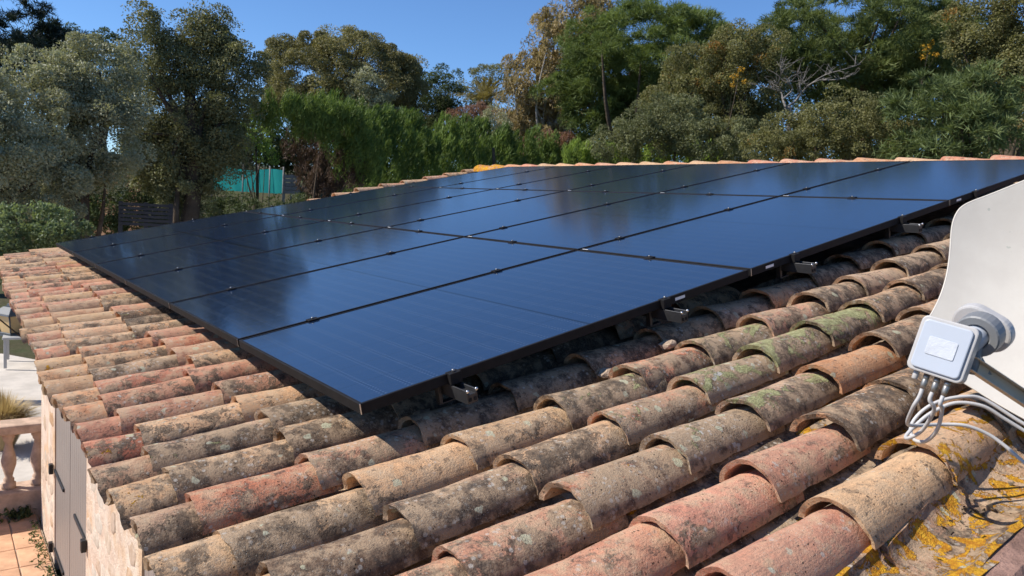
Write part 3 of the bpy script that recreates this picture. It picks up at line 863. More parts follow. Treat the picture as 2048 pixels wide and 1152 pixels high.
stem = MB(); stem.tube([st0, st1], [.026, .018], 4); stem.build('clamp_stem', M['lnbgrey'], head, .003)
g0, g1, g2 = at(1958, 700, 1.965), at(1985, 750, 1.985), at(1945, 745, 1.965); dk = VIEW * .012
gus = MB().add([LMi @ p_ for p_ in (g0, g1, g2, g0 + dk, g1 + dk, g2 + dk)], [(0,2,1), (3,4,5), (0,1,4,3), (1,2,5,4), (2,0,3,5)]); gus.build('clamp_gusset', M['lnbgrey'], head, .001)
vs_, fs_ = rbox(.128, .088, -.014, .014, .043, 8)
zq = -axd; xq = Vector((1, -.35, 0)); xq = (xq - zq * xq.dot(zq)).normalized(); yq = zq.cross(xq)
cap = MB(); cap.add([cap_c + xq * x + yq * y + zq * z for x, y, z in vs_], fs_); cap.build('feed_cap', M['lnbrim'], head, .005, 2)

def spline(pts, n=10):
    P_ = [Vector(p) for p in pts]; P_ = [P_[0] * 2 - P_[1]] + P_ + [P_[-1] * 2 - P_[-2]]; out = []
    for i in range(1, len(P_) - 2):
        p0, p1, p2, p3 = P_[i-1:i+3]
        for k in range(n):
            t_ = k / n
            out.append(.5 * ((2 * p1) + (p2 - p0) * t_ + (2*p0 - 5*p1 + 4*p2 - p3) * t_*t_ + (3*p1 - p0 - 3*p2 + p3) * t_**3))
    out.append(P_[-2]); return out
def conn(k):
    x_ = -.036 + .0215 * k
    return [LM_ @ Vector((x_, -HH/2 - .028, -.022)), LM_ @ Vector((x_, -HH/2 - .052, -.022))]
cables = [
 ('white cable leaving the leftmost connector of the antenna head', conn(1) + [at(1826, 815, 1.92), at(1815, 845, 1.98), at(1828, 851, 2.04), at(1880, 849, 2.10), at(1930, 851, 2.12), at(1975, 868, 2.14), at(2010, 892, 2.15), at(2048, 925, 2.16), at(2120, 985, 2.18)]),
 ('white cable leaving the middle connector of the antenna head', conn(2) + [at(1868, 820, 1.92), at(1845, 860, 1.99), at(1818, 876, 2.03), at(1812, 872, 2.06), at(1830, 852, 2.08), at(1862, 826, 2.10), at(1910, 806, 2.12), at(1965, 812, 2.14), at(2010, 838, 2.16), at(2060, 868, 2.18), at(2130, 905, 2.2)]),
 ('white cable leaving the rightmost connector of the antenna head', conn(3) + [at(1884, 820, 1.92), at(1874, 860, 1.97), at(1850, 883, 2.03), at(1826, 877, 2.08), at(1823, 850, 2.11), at(1845, 822, 2.13), at(1880, 802, 2.15), at(1930, 793, 2.17), at(1970, 800, 2.19), at(2048, 848, 2.21), at(2130, 890, 2.23)]),
]
for lab, pts in cables:
    o = MB().tube(spline(pts, 8), .0043, 10).build('coaxial_cable', M['cable']); tag(o, lab, 'cable', 'cables from the antenna head')

# ------------------------------------------------------------------ balustrade, lantern, table
M['cast'] = simple('pinkish_cast_stone', (0.50, 0.36, 0.27), 0.9, 0, 0.2, 9, 0.6, 60, 0.15, 0.006)
bal = empty('balustrade', (0.25, 7.15, ZF), label='pink cast stone balustrade with turned balusters beside the house corner', cat='balustrade')
MB().box((-4.5, -.17, -.1), (-.002, .17, .26)).build('plinth', M['cast'], bal, .012)
MB().box((-4.5, -.145, .86), (-.002, .145, .96)).build('handrail', M['cast'], bal, .02, 2)
prof = [(r_ * .86, z_) for r_, z_ in [(.075, 0), (.075, .06), (.055, .075), (.060, .10), (.040, .125), (.050, .17), (.078, .25), (.082, .30), (.066, .37), (.043, .45), (.038, .49), (.056, .515), (.056, .53), (.070, .545), (.070, .60)]]
bme = MB().lathe(prof, 20).mesh('baluster')
for k in range(14):
    b = link('baluster', bme, M['cast'], bal); b.location = (-.12 - .258 * k, 0, .26)

M['amber'] = simple('amber_glass', (0.52, 0.36, 0.17), 0.25, 0, 0.08, 8)
M['slate'] = simple('dark_grey_paint', (0.055, 0.065, 0.075), 0.45, 0, 0.1, 8)
lt = at(27, 668, 17.2)
lantern = empty('garden_lantern', lt, (0, 0, .5), 'dark framed lantern with amber panes on the garden table', 'lantern')
def frustum(r0, z0, r1, z1, n=4):
    vs = [(r0 * math.cos(2*math.pi*k/n + math.pi/4), r0 * math.sin(2*math.pi*k/n + math.pi/4), z0) for k in range(n)] + [(r1 * math.cos(2*math.pi*k/n + math.pi/4), r1 * math.sin(2*math.pi*k/n + math.pi/4), z1) for k in range(n)]
    return vs, [tuple(range(n))[::-1], tuple(range(n, 2*n))] + [(k, (k+1) % n, n + (k+1) % n, n + k) for k in range(n)]
for k in range(4):
    a = math.pi / 2 * k
    pane = MB(); R0, R1 = .092, .135
    pane.add([(R0, -R0 * .93, .03), (R0, R0 * .93, .03), (R1, R1 * .93, .235), (R1, -R1 * .93, .235), (R0 - .004, -R0 * .93, .03), (R0 - .004, R0 * .93, .03), (R1 - .004, R1 * .93, .235), (R1 - .004, -R1 * .93, .235)],
             [(0,1,2,3), (7,6,5,4), (0,4,5,1), (1,5,6,2), (2,6,7,3), (3,7,4,0)])
    o = pane.build('pane', M['amber'], lantern); o.rotation_euler = (0, 0, a)
    bar = MB().tube([(R0, R0, .03), (R1, R1, .237)], .009, 6).build('corner_bar', M['slate'], lantern); bar.rotation_euler = (0, 0, a)
MB().add(*frustum(.150, -.02, .145, .028)).build('base', M['slate'], lantern, .004)
rf = MB(); rf.add(*frustum(.235, .236, .225, .252)); rf.add(*frustum(.215, .253, .10, .33)); rf.add(*frustum(.075, .331, .06, .365)); rf.build('roof', M['slate'], lantern, .003)
lantern.scale = (1.6, 1.6, 1.6)

M['greymetal'] = simple('pale_grey_metal', (0.42, 0.42, 0.42), 0.4, 0, 0.06, 4)
tb0 = at(12, 672, 17.0)
table = empty('garden_table', (tb0.x, tb0.y + .25, ZF), (0, 0, -.12), 'pale grey garden table carrying the lantern', 'table')
th_ = tb0.z - ZF
MB().box((-.02, -.45, th_ - .04), (1.6, .45, th_)).build('table_top', M['greymetal'], table, .006)
for x_ in (.02, 1.54):
    for y_ in (-.43, .39): MB().box((x_ - .02, y_, 0), (x_ + .03, y_ + .05, th_ - .041)).build('leg', M['greymetal'], table, .003)

# ------------------------------------------------------------------ vegetation
def leaves_mesh(name, C, A, B, tint, mat):
    """C centres, A half long axes, B half wide axes -> rhombic leaves"""
    n = len(C)
    V = np.empty((n, 4, 3), np.float32)
    V[:, 0] = C - A; V[:, 1] = C + B - A * .15; V[:, 2] = C + A; V[:, 3] = C - B - A * .15
    me = bpy.data.meshes.new(name)
    me.vertices.add(n * 4); me.vertices.foreach_set('co', V.ravel())
    me.loops.add(n * 4); me.loops.foreach_set('vertex_index', np.arange(n * 4, dtype=np.int32))
    me.polygons.add(n); me.polygons.foreach_set('loop_start', np.arange(0, n * 4, 4, dtype=np.int32))
    at_ = me.attributes.new('tint', 'FLOAT', 'FACE'); at_.data.foreach_set('value', tint.astype(np.float32))
    me.update(calc_edges=True)
    me.materials.append(mat)
    return me
def unit(v): return v / (np.linalg.norm(v, axis=-1, keepdims=True) + 1e-9)
RIG, UPW = np.array(RIGHT), np.array((0, 0, 1.0))
def foliage(lobes, D, kind, leafpx, clump_px, layers, dj=0.0):
    """lobes: (px, py, rx, ry[, dD]) in 2048-frame pixels at distance D -> leaf arrays + clump centres"""
    Cs, As, Bs, Ts, CC = [], [], [], [], []
    for lb in lobes:
        px, py, rx, ry = lb[:4]; dd = D + (lb[4] if len(lb) > 4 else 0)
        k = dd / FPX
        c0 = np.array(at(px, py, dd)); ex, ez = rx * k, ry * k; ey = .8 * max(ex, min(ez, ex * 1.5))
        fwd = np.cross(UPW, unit(RIG * np.array((1, 1, 0)))); right = unit(RIG * np.array((1, 1, 0)))
        area = math.pi * rx * ry
        nc = max(6, int(area / (clump_px ** 2) * 1.5))
        s = unit(rng.normal(size=(nc, 3))); r = rng.uniform(.35 if rx < 130 else .6, 1.0, (nc, 1)) ** .55
        s = s * r * (1 + (.10 if rx < 130 else .04) * rng.normal(size=(nc, 1)))
        back = s[:, 1] > .35; s[back, 1] *= .6
        cc = c0 + right * (s[:, :1] * ex) + fwd * (s[:, 1:2] * ey) + UPW * (s[:, 2:3] * ez)
        af = {'leaf': .25, 'needle': .25, 'spray': .42, 'hang': .40}[kind]
        nl = max(6, int(area * layers * 1.29 / (leafpx ** 2 * af) / nc))
        cr = clump_px * k * rng.uniform(.6, 1.35, (nc, 1, 1))
        out = unit(cc - c0 + UPW * ez * .25)[:, None, :]
        g = rng.normal(size=(nc, nl, 3))
        sh = unit(g + out * .55 + UPW * .35) * (1 - np.abs(rng.normal(0, .28, (nc, nl, 1))))
        L = leafpx * k
        if kind == 'needle':
            dirs = unit(g + out * .8 + UPW * .6)
            p = cc[:, None] + dirs * rng.uniform(.45, 1.0, (nc, nl, 1)) * cr * np.array((1.15, 1.15, .8))
            a = unit(dirs + .45 * rng.normal(size=dirs.shape)) * L * rng.uniform(.7, 1.5, (nc, nl, 1))
            wd = .10
        elif kind == 'spray':
            p = cc[:, None] + sh * cr * np.array((.75, .75, 1.5))
            a = unit(out * .5 + UPW * 1.0 + np.array(RIGHT) * .25 + .45 * rng.normal(size=g.shape)) * L * rng.uniform(.7, 1.6, (nc, nl, 1))
            wd = .15
        elif kind == 'hang':
            p = cc[:, None] + sh * cr * np.array((.9, .9, 1.2))
            a = unit(out * .35 - UPW * .9 + .6 * rng.normal(size=g.shape)) * L * rng.uniform(.7, 1.3, (nc, nl, 1))
            wd = .20
        else:
            p = cc[:, None] + sh * cr * np.array((1, 1, .85))
            a = unit(rng.normal(size=g.shape) + out * .5) * L * .5 * rng.uniform(.7, 1.35, (nc, nl, 1))
            wd = .5
        b = np.cross(a, unit(rng.normal(size=a.shape) + UPW * .3)); b = unit(b) * np.linalg.norm(a, axis=-1, keepdims=True) * wd
        tc = np.clip(rng.normal(.48, .22, (nc, 1)) + rng.normal(0, .12, (nc, nl)), 0, 1)
        Cs.append(p.reshape(-1, 3)); As.append(a.reshape(-1, 3)); Bs.append(b.reshape(-1, 3)); Ts.append(tc.ravel()); CC.append(cc)
    return np.concatenate(Cs), np.concatenate(As), np.concatenate(Bs), np.concatenate(Ts), CC
NLEAF = 0
def plant(name, label, cat, lobes, D, mat, kind='leaf', leafpx=5, clump_px=16, layers=3.2, bark='bark', trunk_px=None, tr=.18, limbs=10, group=None, base=None, extra=None):
    global NLEAF
    clump_px *= 1.35
    if kind == 'leaf': leafpx *= .82
    C_, A_, B_, T_, CC = foliage(lobes, D, kind, leafpx, clump_px, layers)
    NLEAF += len(C_)
    big = max(lobes, key=lambda l: l[2] * l[3])
    mid = np.mean([np.array(at(l[0], l[1], D + (l[4] if len(l) > 4 else 0))) for l in lobes], axis=0)
    tx, ty = mid[0], mid[1]
    if trunk_px is not None:
        q_ = at(trunk_px, 380, D); tx, ty = q_.x, q_.y
    gz = ground_z(tx, ty) if base is None else base
    org = Vector((tx, ty, gz - .05))
    root = empty(name, org, label=label, cat=cat, group=group)
    oo = np.array(org)
    link('crown', leaves_mesh('crown', C_ - oo, A_, B_, T_, mat), None, root)
    mb = MB(); topz = max(mid[2], gz + 1.0)
    tp = Vector((mid[0], mid[1], topz)) - org
    sw = tp.length * .05
    tr_pts = [Vector((0, 0, 0)), tp * .3 + Vector((random.uniform(-sw, sw), random.uniform(-sw, sw), 0)), tp * .65 + Vector((random.uniform(-sw, sw), random.uniform(-sw, sw), 0)), tp]
    sp = spline(tr_pts, 5)
    mb.tube(sp, [tr * (1.15 - .75 * i / (len(sp) - 1)) for i in range(len(sp))], 9)
    allc = np.concatenate(CC) - oo
    pick = rng.choice(len(allc), min(limbs, len(allc)), replace=False)
    for k in pick:
        e = Vector(allc[k]); f0 = random.uniform(.35, .95); s0 = sp[int(f0 * (len(sp) - 1))]
        m1 = s0.lerp(e, .5) + Vector((random.uniform(-1, 1), random.uniform(-1, 1), random.uniform(-.3, .8))) * (e - s0).length * .10
        pts = spline([s0, m1, e], 4); r0 = tr * random.uniform(.22, .45)
        mb.tube(pts, [r0 * (1 - .85 * i / (len(pts) - 1)) for i in range(len(pts))], 6)
    if extra: extra(mb, org)
    mb.build('trunk', M[bark], root)
    return root

ML = {}
ML['olive'] = leaf_material('olive_leaf', (0.105, 0.105, 0.058), (0.31, 0.31, 0.21), .18, .45, .4)
ML['holm'] = leaf_material('holm_oak_leaf', (0.058, 0.062, 0.026), (0.18, 0.175, 0.085), .18, .42, .45)
ML['laurel'] = leaf_material('laurel_leaf', (0.045, 0.065, 0.028), (0.17, 0.21, 0.11), .25, .35, .5)
ML['cedar'] = leaf_material('cedar_needle', (0.010, 0.016, 0.012), (0.03, 0.043, 0.034), .1)
ML['dome'] = leaf_material('dome_pine_needle', (0.070, 0.066, 0.028), (0.21, 0.19, 0.090), .2)
ML['pine'] = leaf_material('stone_pine_needle', (0.042, 0.060, 0.018), (0.130, 0.165, 0.050), .25)
ML['pine2'] = leaf_material('hill_pine_needle', (0.040, 0.055, 0.018), (0.125, 0.150, 0.050), .25)
ML['young'] = leaf_material('young_pine_needle', (0.045, 0.062, 0.024), (0.130, 0.160, 0.062), .25)
ML['hedge'] = leaf_material('cypress_spray', (0.032, 0.053, 0.012), (0.120, 0.168, 0.042), .25)
ML['hedge2'] = leaf_material('light_cypress_spray', (0.07, 0.11, 0.02), (0.21, 0.27, 0.06), .3)
ML['euca'] = leaf_material('eucalyptus_leaf', (0.11, 0.085, 0.040), (0.29, 0.225, 0.115), .25)
ML['oak'] = leaf_material('oak_leaf', (0.055, 0.058, 0.024), (0.185, 0.175, 0.075), .28, c=(0.30, 0.17, 0.05))
ML['bush'] = leaf_material('scrub_leaf', (0.050, 0.058, 0.028), (0.165, 0.170, 0.085), .25)
ML['dry'] = leaf_material('shaded_dry_cypress_leaf', (0.030, 0.020, 0.014), (0.115, 0.075, 0.055), .1)  # dry brown, darkened further to put shade into the colour
ML['red'] = leaf_material('reddish_leaf', (0.085, 0.045, 0.035), (0.22, 0.125, 0.085), .25)
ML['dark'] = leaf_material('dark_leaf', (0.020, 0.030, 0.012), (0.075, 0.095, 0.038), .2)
ML['palm'] = leaf_material('palm_leaf', (0.09, 0.075, 0.03), (0.24, 0.20, 0.085), .2)
ML['tuft'] = leaf_material('straw_grass', (0.24, 0.175, 0.095), (0.44, 0.355, 0.215), .12)
ML['yellow'] = leaf_material('yellow_leaf', (0.30, 0.15, 0.01), (0.42, 0.25, 0.03), .3)

# left side
plant('olive_tree', 'grey green olive tree at the far left beyond the roof', 'tree', [(30, 250, 90, 110), (60, 380, 90, 90), (-60, 320, 110, 160)], 14.5, ML['olive'], 'leaf', 6.0, 20, 3.4, tr=.2, trunk_px=-190)
plant('olive_tree', 'tall silvery olive tree between the leftmost olive and the pointed dark oak', 'tree', [(165, 165, 78, 75), (190, 260, 85, 90), (130, 330, 80, 80), (205, 150, 50, 60), (100, 190, 60, 80)], 15.5, ML['olive'], 'leaf', 5.6, 20, 3.2, tr=.2, trunk_px=190)
plant('holm_oak', 'tall dark evergreen oak with pointed tops left of the green hedge', 'tree', [(292, 45, 12, 40), (300, 120, 42, 70), (318, 60, 10, 35), (345, 115, 35, 50), (372, 45, 14, 35), (385, 105, 38, 65), (428, 50, 16, 42), (400, 60, 12, 35), (452, 85, 16, 35), (430, 120, 42, 70), (470, 170, 55, 85), (310, 230, 75, 90), (400, 230, 95, 100), (380, 330, 85, 80), (330, 320, 60, 70), (385, 405, 45, 45), (425, 288, 62, 74)], 18, ML['holm'], 'leaf', 5.4, 19, 3.0, tr=.25, limbs=16)
plant('laurel_bush', 'glossy light leaved shrub at the left behind the roof corner', 'shrub', [(30, 465, 75, 45), (110, 462, 55, 38), (-40, 480, 70, 60)], 11.5, ML['laurel'], 'leaf', 8, 18, 3.2, tr=.05, limbs=5, trunk_px=125)
plant('shade_fill_shrub', 'added dark shrub filling in shade in the gap below the pointed oak', 'shrub', [(240, 430, 70, 50), (330, 440, 60, 40), (480, 432, 80, 30), (600, 418, 80, 22), (150, 440, 80, 50), (130, 395, 70, 45), (320, 395, 45, 35), (270, 365, 30, 26), (410, 425, 50, 30)], 20, ML['dark'], 'leaf', 5, 15, 2.6, tr=.06)  # shrub added to darken bright ground where shade belongs
plant('cedar_tree', 'nearly black cedar with layered boughs in the top left corner', 'tree', [(-60, 10, 130, 12), (-40, 55, 150, 14), (-20, 95, 160, 18), (40, 110, 90, 22), (-100, -40, 120, 14), (-60, 150, 120, 30), (115, 75, 30, 25)], 26, ML['cedar'], 'needle', 6, 10, 5.0, tr=.4, trunk_px=-120)
plant('background_tree', 'dark tree showing behind the silvery olive', 'tree', [(215, 120, 40, 45), (120, 110, 40, 50), (255, 200, 40, 70)], 30, ML['dark'], 'leaf', 4.5, 13, 2.6)
# middle
plant('dome_pine', 'broad dome shaped olive brown tree above the hedge', 'tree', [(680, 168, 150, 92), (620, 172, 85, 78), (765, 172, 78, 70), (815, 180, 38, 50), (690, 225, 130, 45), (560, 105, 20, 28), (700, 90, 85, 18)], 46, ML['dome'], 'leaf', 4.4, 14, 3.9, tr=.45, limbs=26)
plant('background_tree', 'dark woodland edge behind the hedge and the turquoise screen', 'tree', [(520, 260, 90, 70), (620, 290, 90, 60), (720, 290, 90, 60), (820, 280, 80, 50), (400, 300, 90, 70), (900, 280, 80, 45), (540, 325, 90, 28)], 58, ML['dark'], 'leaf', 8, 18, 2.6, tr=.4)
plant('small_tree', 'pale green small tree in front of the dome shaped tree', 'tree', [(735, 185, 38, 42), (760, 210, 35, 30)], 42, ML['olive'], 'leaf', 4.2, 11, 2.0)
plant('background_tree', 'dark green rounded tree filling the space right of the dome', 'tree', [(880, 180, 38, 45), (850, 215, 65, 45), (905, 205, 25, 35)], 50, ML['dark'], 'leaf', 4.2, 12, 2.8, limbs=14)
plant('background_tree', 'thin crowned tree beside the palm in the sky gap', 'tree', [(975, 150, 35, 22), (945, 178, 28, 20), (1000, 170, 20, 35), (960, 215, 35, 30)], 54, ML['holm'], 'leaf', 4.0, 10, 1.7, limbs=18)
def hedge_lobes():
    out = [(548, 228, 38, 24, -2.5), (590, 236, 48, 34, -2.4), (640, 248, 52, 40, -2.3), (690, 272, 48, 55, -2.0), (720, 310, 40, 60, -1.5), (660, 225, 60, 22, -1)]
    n = 14
    for i in range(n):
        t = i / (n - 1); x = 715 + 530 * t; top = 228 + 84 * t ** .85; bot = 400 - 60 * t
        d = 2.0 + 20 * t
        r = 55 - 22 * t
        out.append((x, (top + bot) / 2 + 8, r, (bot - top) / 2 + 2, d))
        for k in range(2):
            out.append((x + random.uniform(-25, 25), top + random.uniform(-4, 14), r * .42, 22 - 8 * t, d))
    return out
plant('cypress_hedge', 'thick bright green cypress hedge receding behind the panels', 'hedge', hedge_lobes(), 21, ML['hedge'], 'spray', 4.6, 12, 4.0, tr=.14, limbs=0)
plant('clipped_hedge', 'low light green hedge tips just above the ridge', 'hedge', [(1150 + 42 * i, 310 + random.uniform(-5, 4), 30, 16 + random.uniform(-3, 6), 0) for i in range(8)], 30, ML['hedge2'], 'spray', 4, 8, 3.6, tr=.08, limbs=0)
plant('dry_cypress', 'brown dried out conifer at the left end of the hedge', 'shrub', [(660, 330, 40, 58, 0), (615, 300, 28, 34, .5), (690, 350, 36, 42, 0), (585, 285, 20, 22, .5), (640, 380, 28, 25, 0), (610, 350, 12, 40, .6)], 19.5, ML['dry'], 'spray', 4.5, 10, 2.6, tr=.12, limbs=20)
plant('small_tree', 'small sunlit tree above the turquoise screen', 'tree', [(515, 280, 28, 26), (530, 312, 16, 14), (490, 270, 25, 20)], 24, ML['hedge2'], 'leaf', 5, 11, 2.2, tr=.07, limbs=8)
# right
plant('eucalyptus_tree', 'tall tan brown eucalyptus with drooping leaves and white limbs', 'tree', [(1165, 50, 62, 60), (1105, 95, 55, 65), (1060, 165, 55, 60), (1120, 170, 75, 70), (1040, 225, 55, 50), (1090, 260, 65, 45), (1190, 30, 40, 45), (1150, 240, 60, 60)], 42, ML['euca'], 'hang', 4.6, 14, 3.2, bark='palebark', tr=.35, limbs=30)
plant('stone_pine', 'big round topped pine with bright green crown right of the eucalyptus', 'tree', [(1300, 112, 165, 92), (1215, 125, 95, 70), (1390, 90, 85, 55), (1270, 175, 130, 75), (1205, 210, 80, 60), (1330, 220, 90, 65), (1120, 195, 40, 38), (1300, 40, 95, 24)], 38, ML['pine'], 'needle', 5.2, 14, 4.2, tr=.45, limbs=18, bark='bark')
plant('hill_pine', 'wide pine crown at the top right above the bare grey branches', 'tree', [(1715, 85, 180, 90), (1615, 100, 75, 62), (1800, 80, 95, 80), (1690, 150, 130, 60), (1800, 170, 100, 60), (1850, 110, 60, 85)], 40, ML['pine2'], 'needle', 5.5, 14, 3.7, tr=.45, limbs=20)
plant('oak_tree', 'yellowish green oak between the two large pines', 'tree', [(1470, 120, 70, 60), (1400, 165, 80, 60), (1500, 180, 80, 65), (1360, 230, 85, 60), (1450, 250, 100, 55), (1530, 110, 40, 50)], 32, ML['oak'], 'leaf', 4.8, 14, 3.0, tr=.25, limbs=16)
plant('scrub_bush', 'grey green scrub in front of the large round pine', 'shrub', [(1290, 270, 75, 45), (1400, 285, 90, 35), (1230, 295, 50, 25), (1500, 285, 70, 40), (1340, 240, 70, 45)], 28, ML['bush'], 'leaf', 4.8, 12, 3.2, tr=.1)
plant('scrub_bush', 'mixed scrub below the bare grey branches', 'shrub', [(1585, 268, 65, 42), (1690, 245, 75, 58), (1620, 300, 90, 28), (1750, 285, 75, 42), (1540, 295, 60, 30)], 24.5, ML['oak'], 'leaf', 4.8, 12, 3.0, tr=.1)
plant('young_pine', 'bushy young pine with long soft needles near the right edge', 'tree', [(1900, 200, 70, 50), (1850, 255, 80, 55), (1945, 250, 80, 60), (1975, 180, 45, 35), (1880, 300, 95, 30)], 24, ML['young'], 'needle', 8, 18, 3.2, tr=.14, limbs=12)
plant('holm_oak', 'tall loose crowned oak cut by the right edge', 'tree', [(1960, 50, 60, 60), (2020, 30, 70, 70), (2020, 130, 65, 80), (1960, 110, 40, 40), (2050, 230, 60, 100), (2090, 100, 80, 140)], 29, ML['oak'], 'leaf', 5.2, 14, 2.3, tr=.25, limbs=20)
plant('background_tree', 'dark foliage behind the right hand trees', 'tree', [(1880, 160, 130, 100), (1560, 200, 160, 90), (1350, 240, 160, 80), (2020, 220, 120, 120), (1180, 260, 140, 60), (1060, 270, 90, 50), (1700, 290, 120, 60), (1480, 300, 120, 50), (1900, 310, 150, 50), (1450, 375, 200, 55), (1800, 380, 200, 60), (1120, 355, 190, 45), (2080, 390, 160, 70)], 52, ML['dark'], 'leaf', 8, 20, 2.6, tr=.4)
plant('reddish_bush', 'dark reddish bush left of the palm foot', 'shrub', [(925, 240, 32, 28), (955, 235, 28, 26), (935, 265, 30, 20)], 40, ML['red'], 'leaf', 4, 9, 2.8, tr=.06, limbs=6)
plant('reddish_bush', 'rusty low bush under the eucalyptus', 'shrub', [(1100, 278, 38, 16), (1065, 290, 30, 14), (1130, 285, 25, 14)], 38, ML['red'], 'leaf', 4, 9, 2.8, tr=.06, limbs=6)
plant('grey_bush', 'blue green bush between the reddish bush and the eucalyptus', 'shrub', [(985, 255, 32, 38), (1010, 285, 30, 22)], 39, ML['olive'], 'leaf', 4.2, 10, 3.0, tr=.06, limbs=6)
for (px, py, r, d, lab) in ((1470, 155, 7, 30.5, 'yellow leaf cluster hanging left of the bare branches'), (1850, 100, 8, 37, 'yellow leaf cluster high in the wide pine at the right')):
    plant('yellow_branch', lab, 'branch', [(px, py, r * .8, r * 1.1), (px + 12, py - 14, r * .4, r * .4), (px - 6, py + 16, r * .4, r * .5), (px + 20, py + 10, r * .3, r * .3)], d, ML['yellow'], 'leaf', 4, 4, 1.0, tr=.03, limbs=2)

# bare grey tree
def bare_tree():
    D = 26; b0 = at(1578, 265, D); gz = ground_z(b0.x, b0.y); org = Vector((b0.x, b0.y, gz))
    root = empty('bare_tree', org, label='leafless tree with twisted pale grey branches among the scrub', cat='tree')
    r = random.Random(11)
    def P_(x, y, dd=0): return at(x, y, D + dd) - org
    mb = MB()
    mb.tube(spline([Vector((0, 0, -.1)), P_(1578, 262), P_(1572, 215)], 5), [.085 - .003 * i for i in range(11)], 8)
    mb.build('trunk', M['greybark'], root)
    br = [[(1572, 215), (1566, 200), (1562, 182), (1556, 168), (1548, 160)], [(1572, 215), (1590, 203), (1602, 188), (1618, 170), (1640, 160), (1665, 155)],
          [(1566, 198), (1585, 178), (1575, 160), (1590, 150), (1615, 142)], [(1562, 182), (1545, 178), (1520, 172)], [(1618, 170), (1650, 150), (1690, 138), (1722, 128)],
          [(1640, 160), (1680, 158), (1710, 146)], [(1556, 168), (1562, 145), (1560, 128)], [(1602, 188), (1600, 175), (1606, 160)], [(1590, 225), (1595, 240), (1588, 262)]]
    for k, b in enumerate(br):
        pts = spline([P_(x, y, r.uniform(-.6, .6)) for x, y in b], 5)
        m_ = MB(); r0 = .040 if k < 2 else .024
        m_.tube(pts, [r0 * (1 - .8 * i / (len(pts) - 1)) for i in range(len(pts))], 6)
        for _ in range(12):                        # twigs
            s0 = pts[r.randrange(len(pts) // 3, len(pts))]; e = s0 + Vector((r.uniform(-1, 1), r.uniform(-1, 1), r.uniform(-.2, 1))) * r.uniform(.25, .6)
            m_.tube(spline([s0, s0.lerp(e, .5) + Vector((0, 0, r.uniform(-.08, .08))), e], 3), [.011, .010, .008, .007, .006, .005, .003], 5)
        m_.build('branch', M['greybark'], root)
bare_tree()

# palm
def palm():
    D = 47; c = at(968, 205, D); gz = ground_z(c.x, c.y); org = Vector((c.x, c.y, gz))
    root = empty('palm_tree', org, label='feathery palm top standing in the gap left of the eucalyptus', cat='palm')
    top = c - org
    MB().tube(spline([Vector((0, 0, -.1)), top * .5, top], 6), .22, 10).build('trunk', M['bark'], root)
    r = random.Random(3)
    for k in range(22):
        az = k * 2.39996; el = r.uniform(.25, 1.35); L = r.uniform(1.7, 2.5)
        d = Vector((math.cos(az) * math.cos(el), math.sin(az) * math.cos(el), math.sin(el)))
        pts = [top + d * L * t + Vector((0, 0, -1)) * (t * t * L * .35) for t in (0, .2, .4, .6, .8, 1.0)]
        pts = spline(pts, 4); Cc, Aa, Bb = [], [], []
        for i in range(2, len(pts)):
            t_ = (pts[i] - pts[i-1]).normalized(); s_ = t_.cross(Vector((0, 0, 1))).normalized()
            for sd in (-1, 1):
                for q_ in range(2):
                    dd = (s_ * sd * .9 + t_ * .8 + Vector((0, 0, r.uniform(-.1, .3)))).normalized() * .26
                    Cc.append(pts[i] + dd); Aa.append(dd); Bb.append(t_ * .03)
        me = leaves_mesh('frond', np.array(Cc), np.array(Aa), np.array(Bb), rng.uniform(0, 1, len(Cc)), ML['palm'])
        link('frond', me, None, root)
palm()

# ornamental grass and weeds by the terrace
def grass_tuft(name, label, base, h, n, rad, mat, cat='grass'):
    root = empty(name, base, label=label, cat=cat)
    az = rng.uniform(0, 2 * math.pi, n); sp = rng.uniform(0, 1, n) ** .7
    vs = []; fs = []; t_ = []
    for k in range(n):
        d = Vector((math.cos(az[k]), math.sin(az[k]), 0)); L = h * rng.uniform(.6, 1.1); o = d * rad * .25 * sp[k]; s_ = Vector((-d.y, d.x, 0)) * .006
        p = [o, o + d * rad * .35 * sp[k] + Vector((0, 0, L * .6)), o + d * rad * sp[k] + Vector((0, 0, L * (1 - .35 * sp[k])))]
        i = len(vs); vs += [p[0] - s_, p[0] + s_, p[1] + s_, p[1] - s_, p[2]]; fs += [(i, i+1, i+2, i+3), (i+3, i+2, i+4)]; t_ += [rng.uniform(), rng.uniform()]
    me = MB().add(vs, fs).mesh('blades'); a_ = me.attributes.new('tint', 'FLOAT', 'FACE'); a_.data.foreach_set('value', np.array(t_, np.float32))
    link('blades', me, mat, root)
gb = at(6, 828, 12.0)
grass_tuft('ornamental_grass', 'straw coloured clump of ornamental grass beyond the balustrade', (gb.x, gb.y, ZF - .03), .80, 1800, .45, ML['tuft'])
for k, (x_, y_) in enumerate(((-.62, 6.93), (-.30, 6.93))):
    C_ = rng.normal(size=(160, 3)) * np.array((.06, .04, .03)) + np.array((0, 0, .05)); A_ = unit(rng.normal(size=(160, 3)) + np.array((0, 0, .6))) * .03; B_ = unit(np.cross(A_, rng.normal(size=(160, 3)))) * .014
    root = empty('weed', (x_, y_, ZF), label=['dark weed at the foot of the balustrade, farther from the wall', 'dark weed at the foot of the balustrade, next to the wall'][k], cat='weed', group='weeds at the balustrade')
    link('foliage', leaves_mesh('foliage', C_, A_, B_, rng.uniform(0, 1, 160), ML['dark']), None, root)
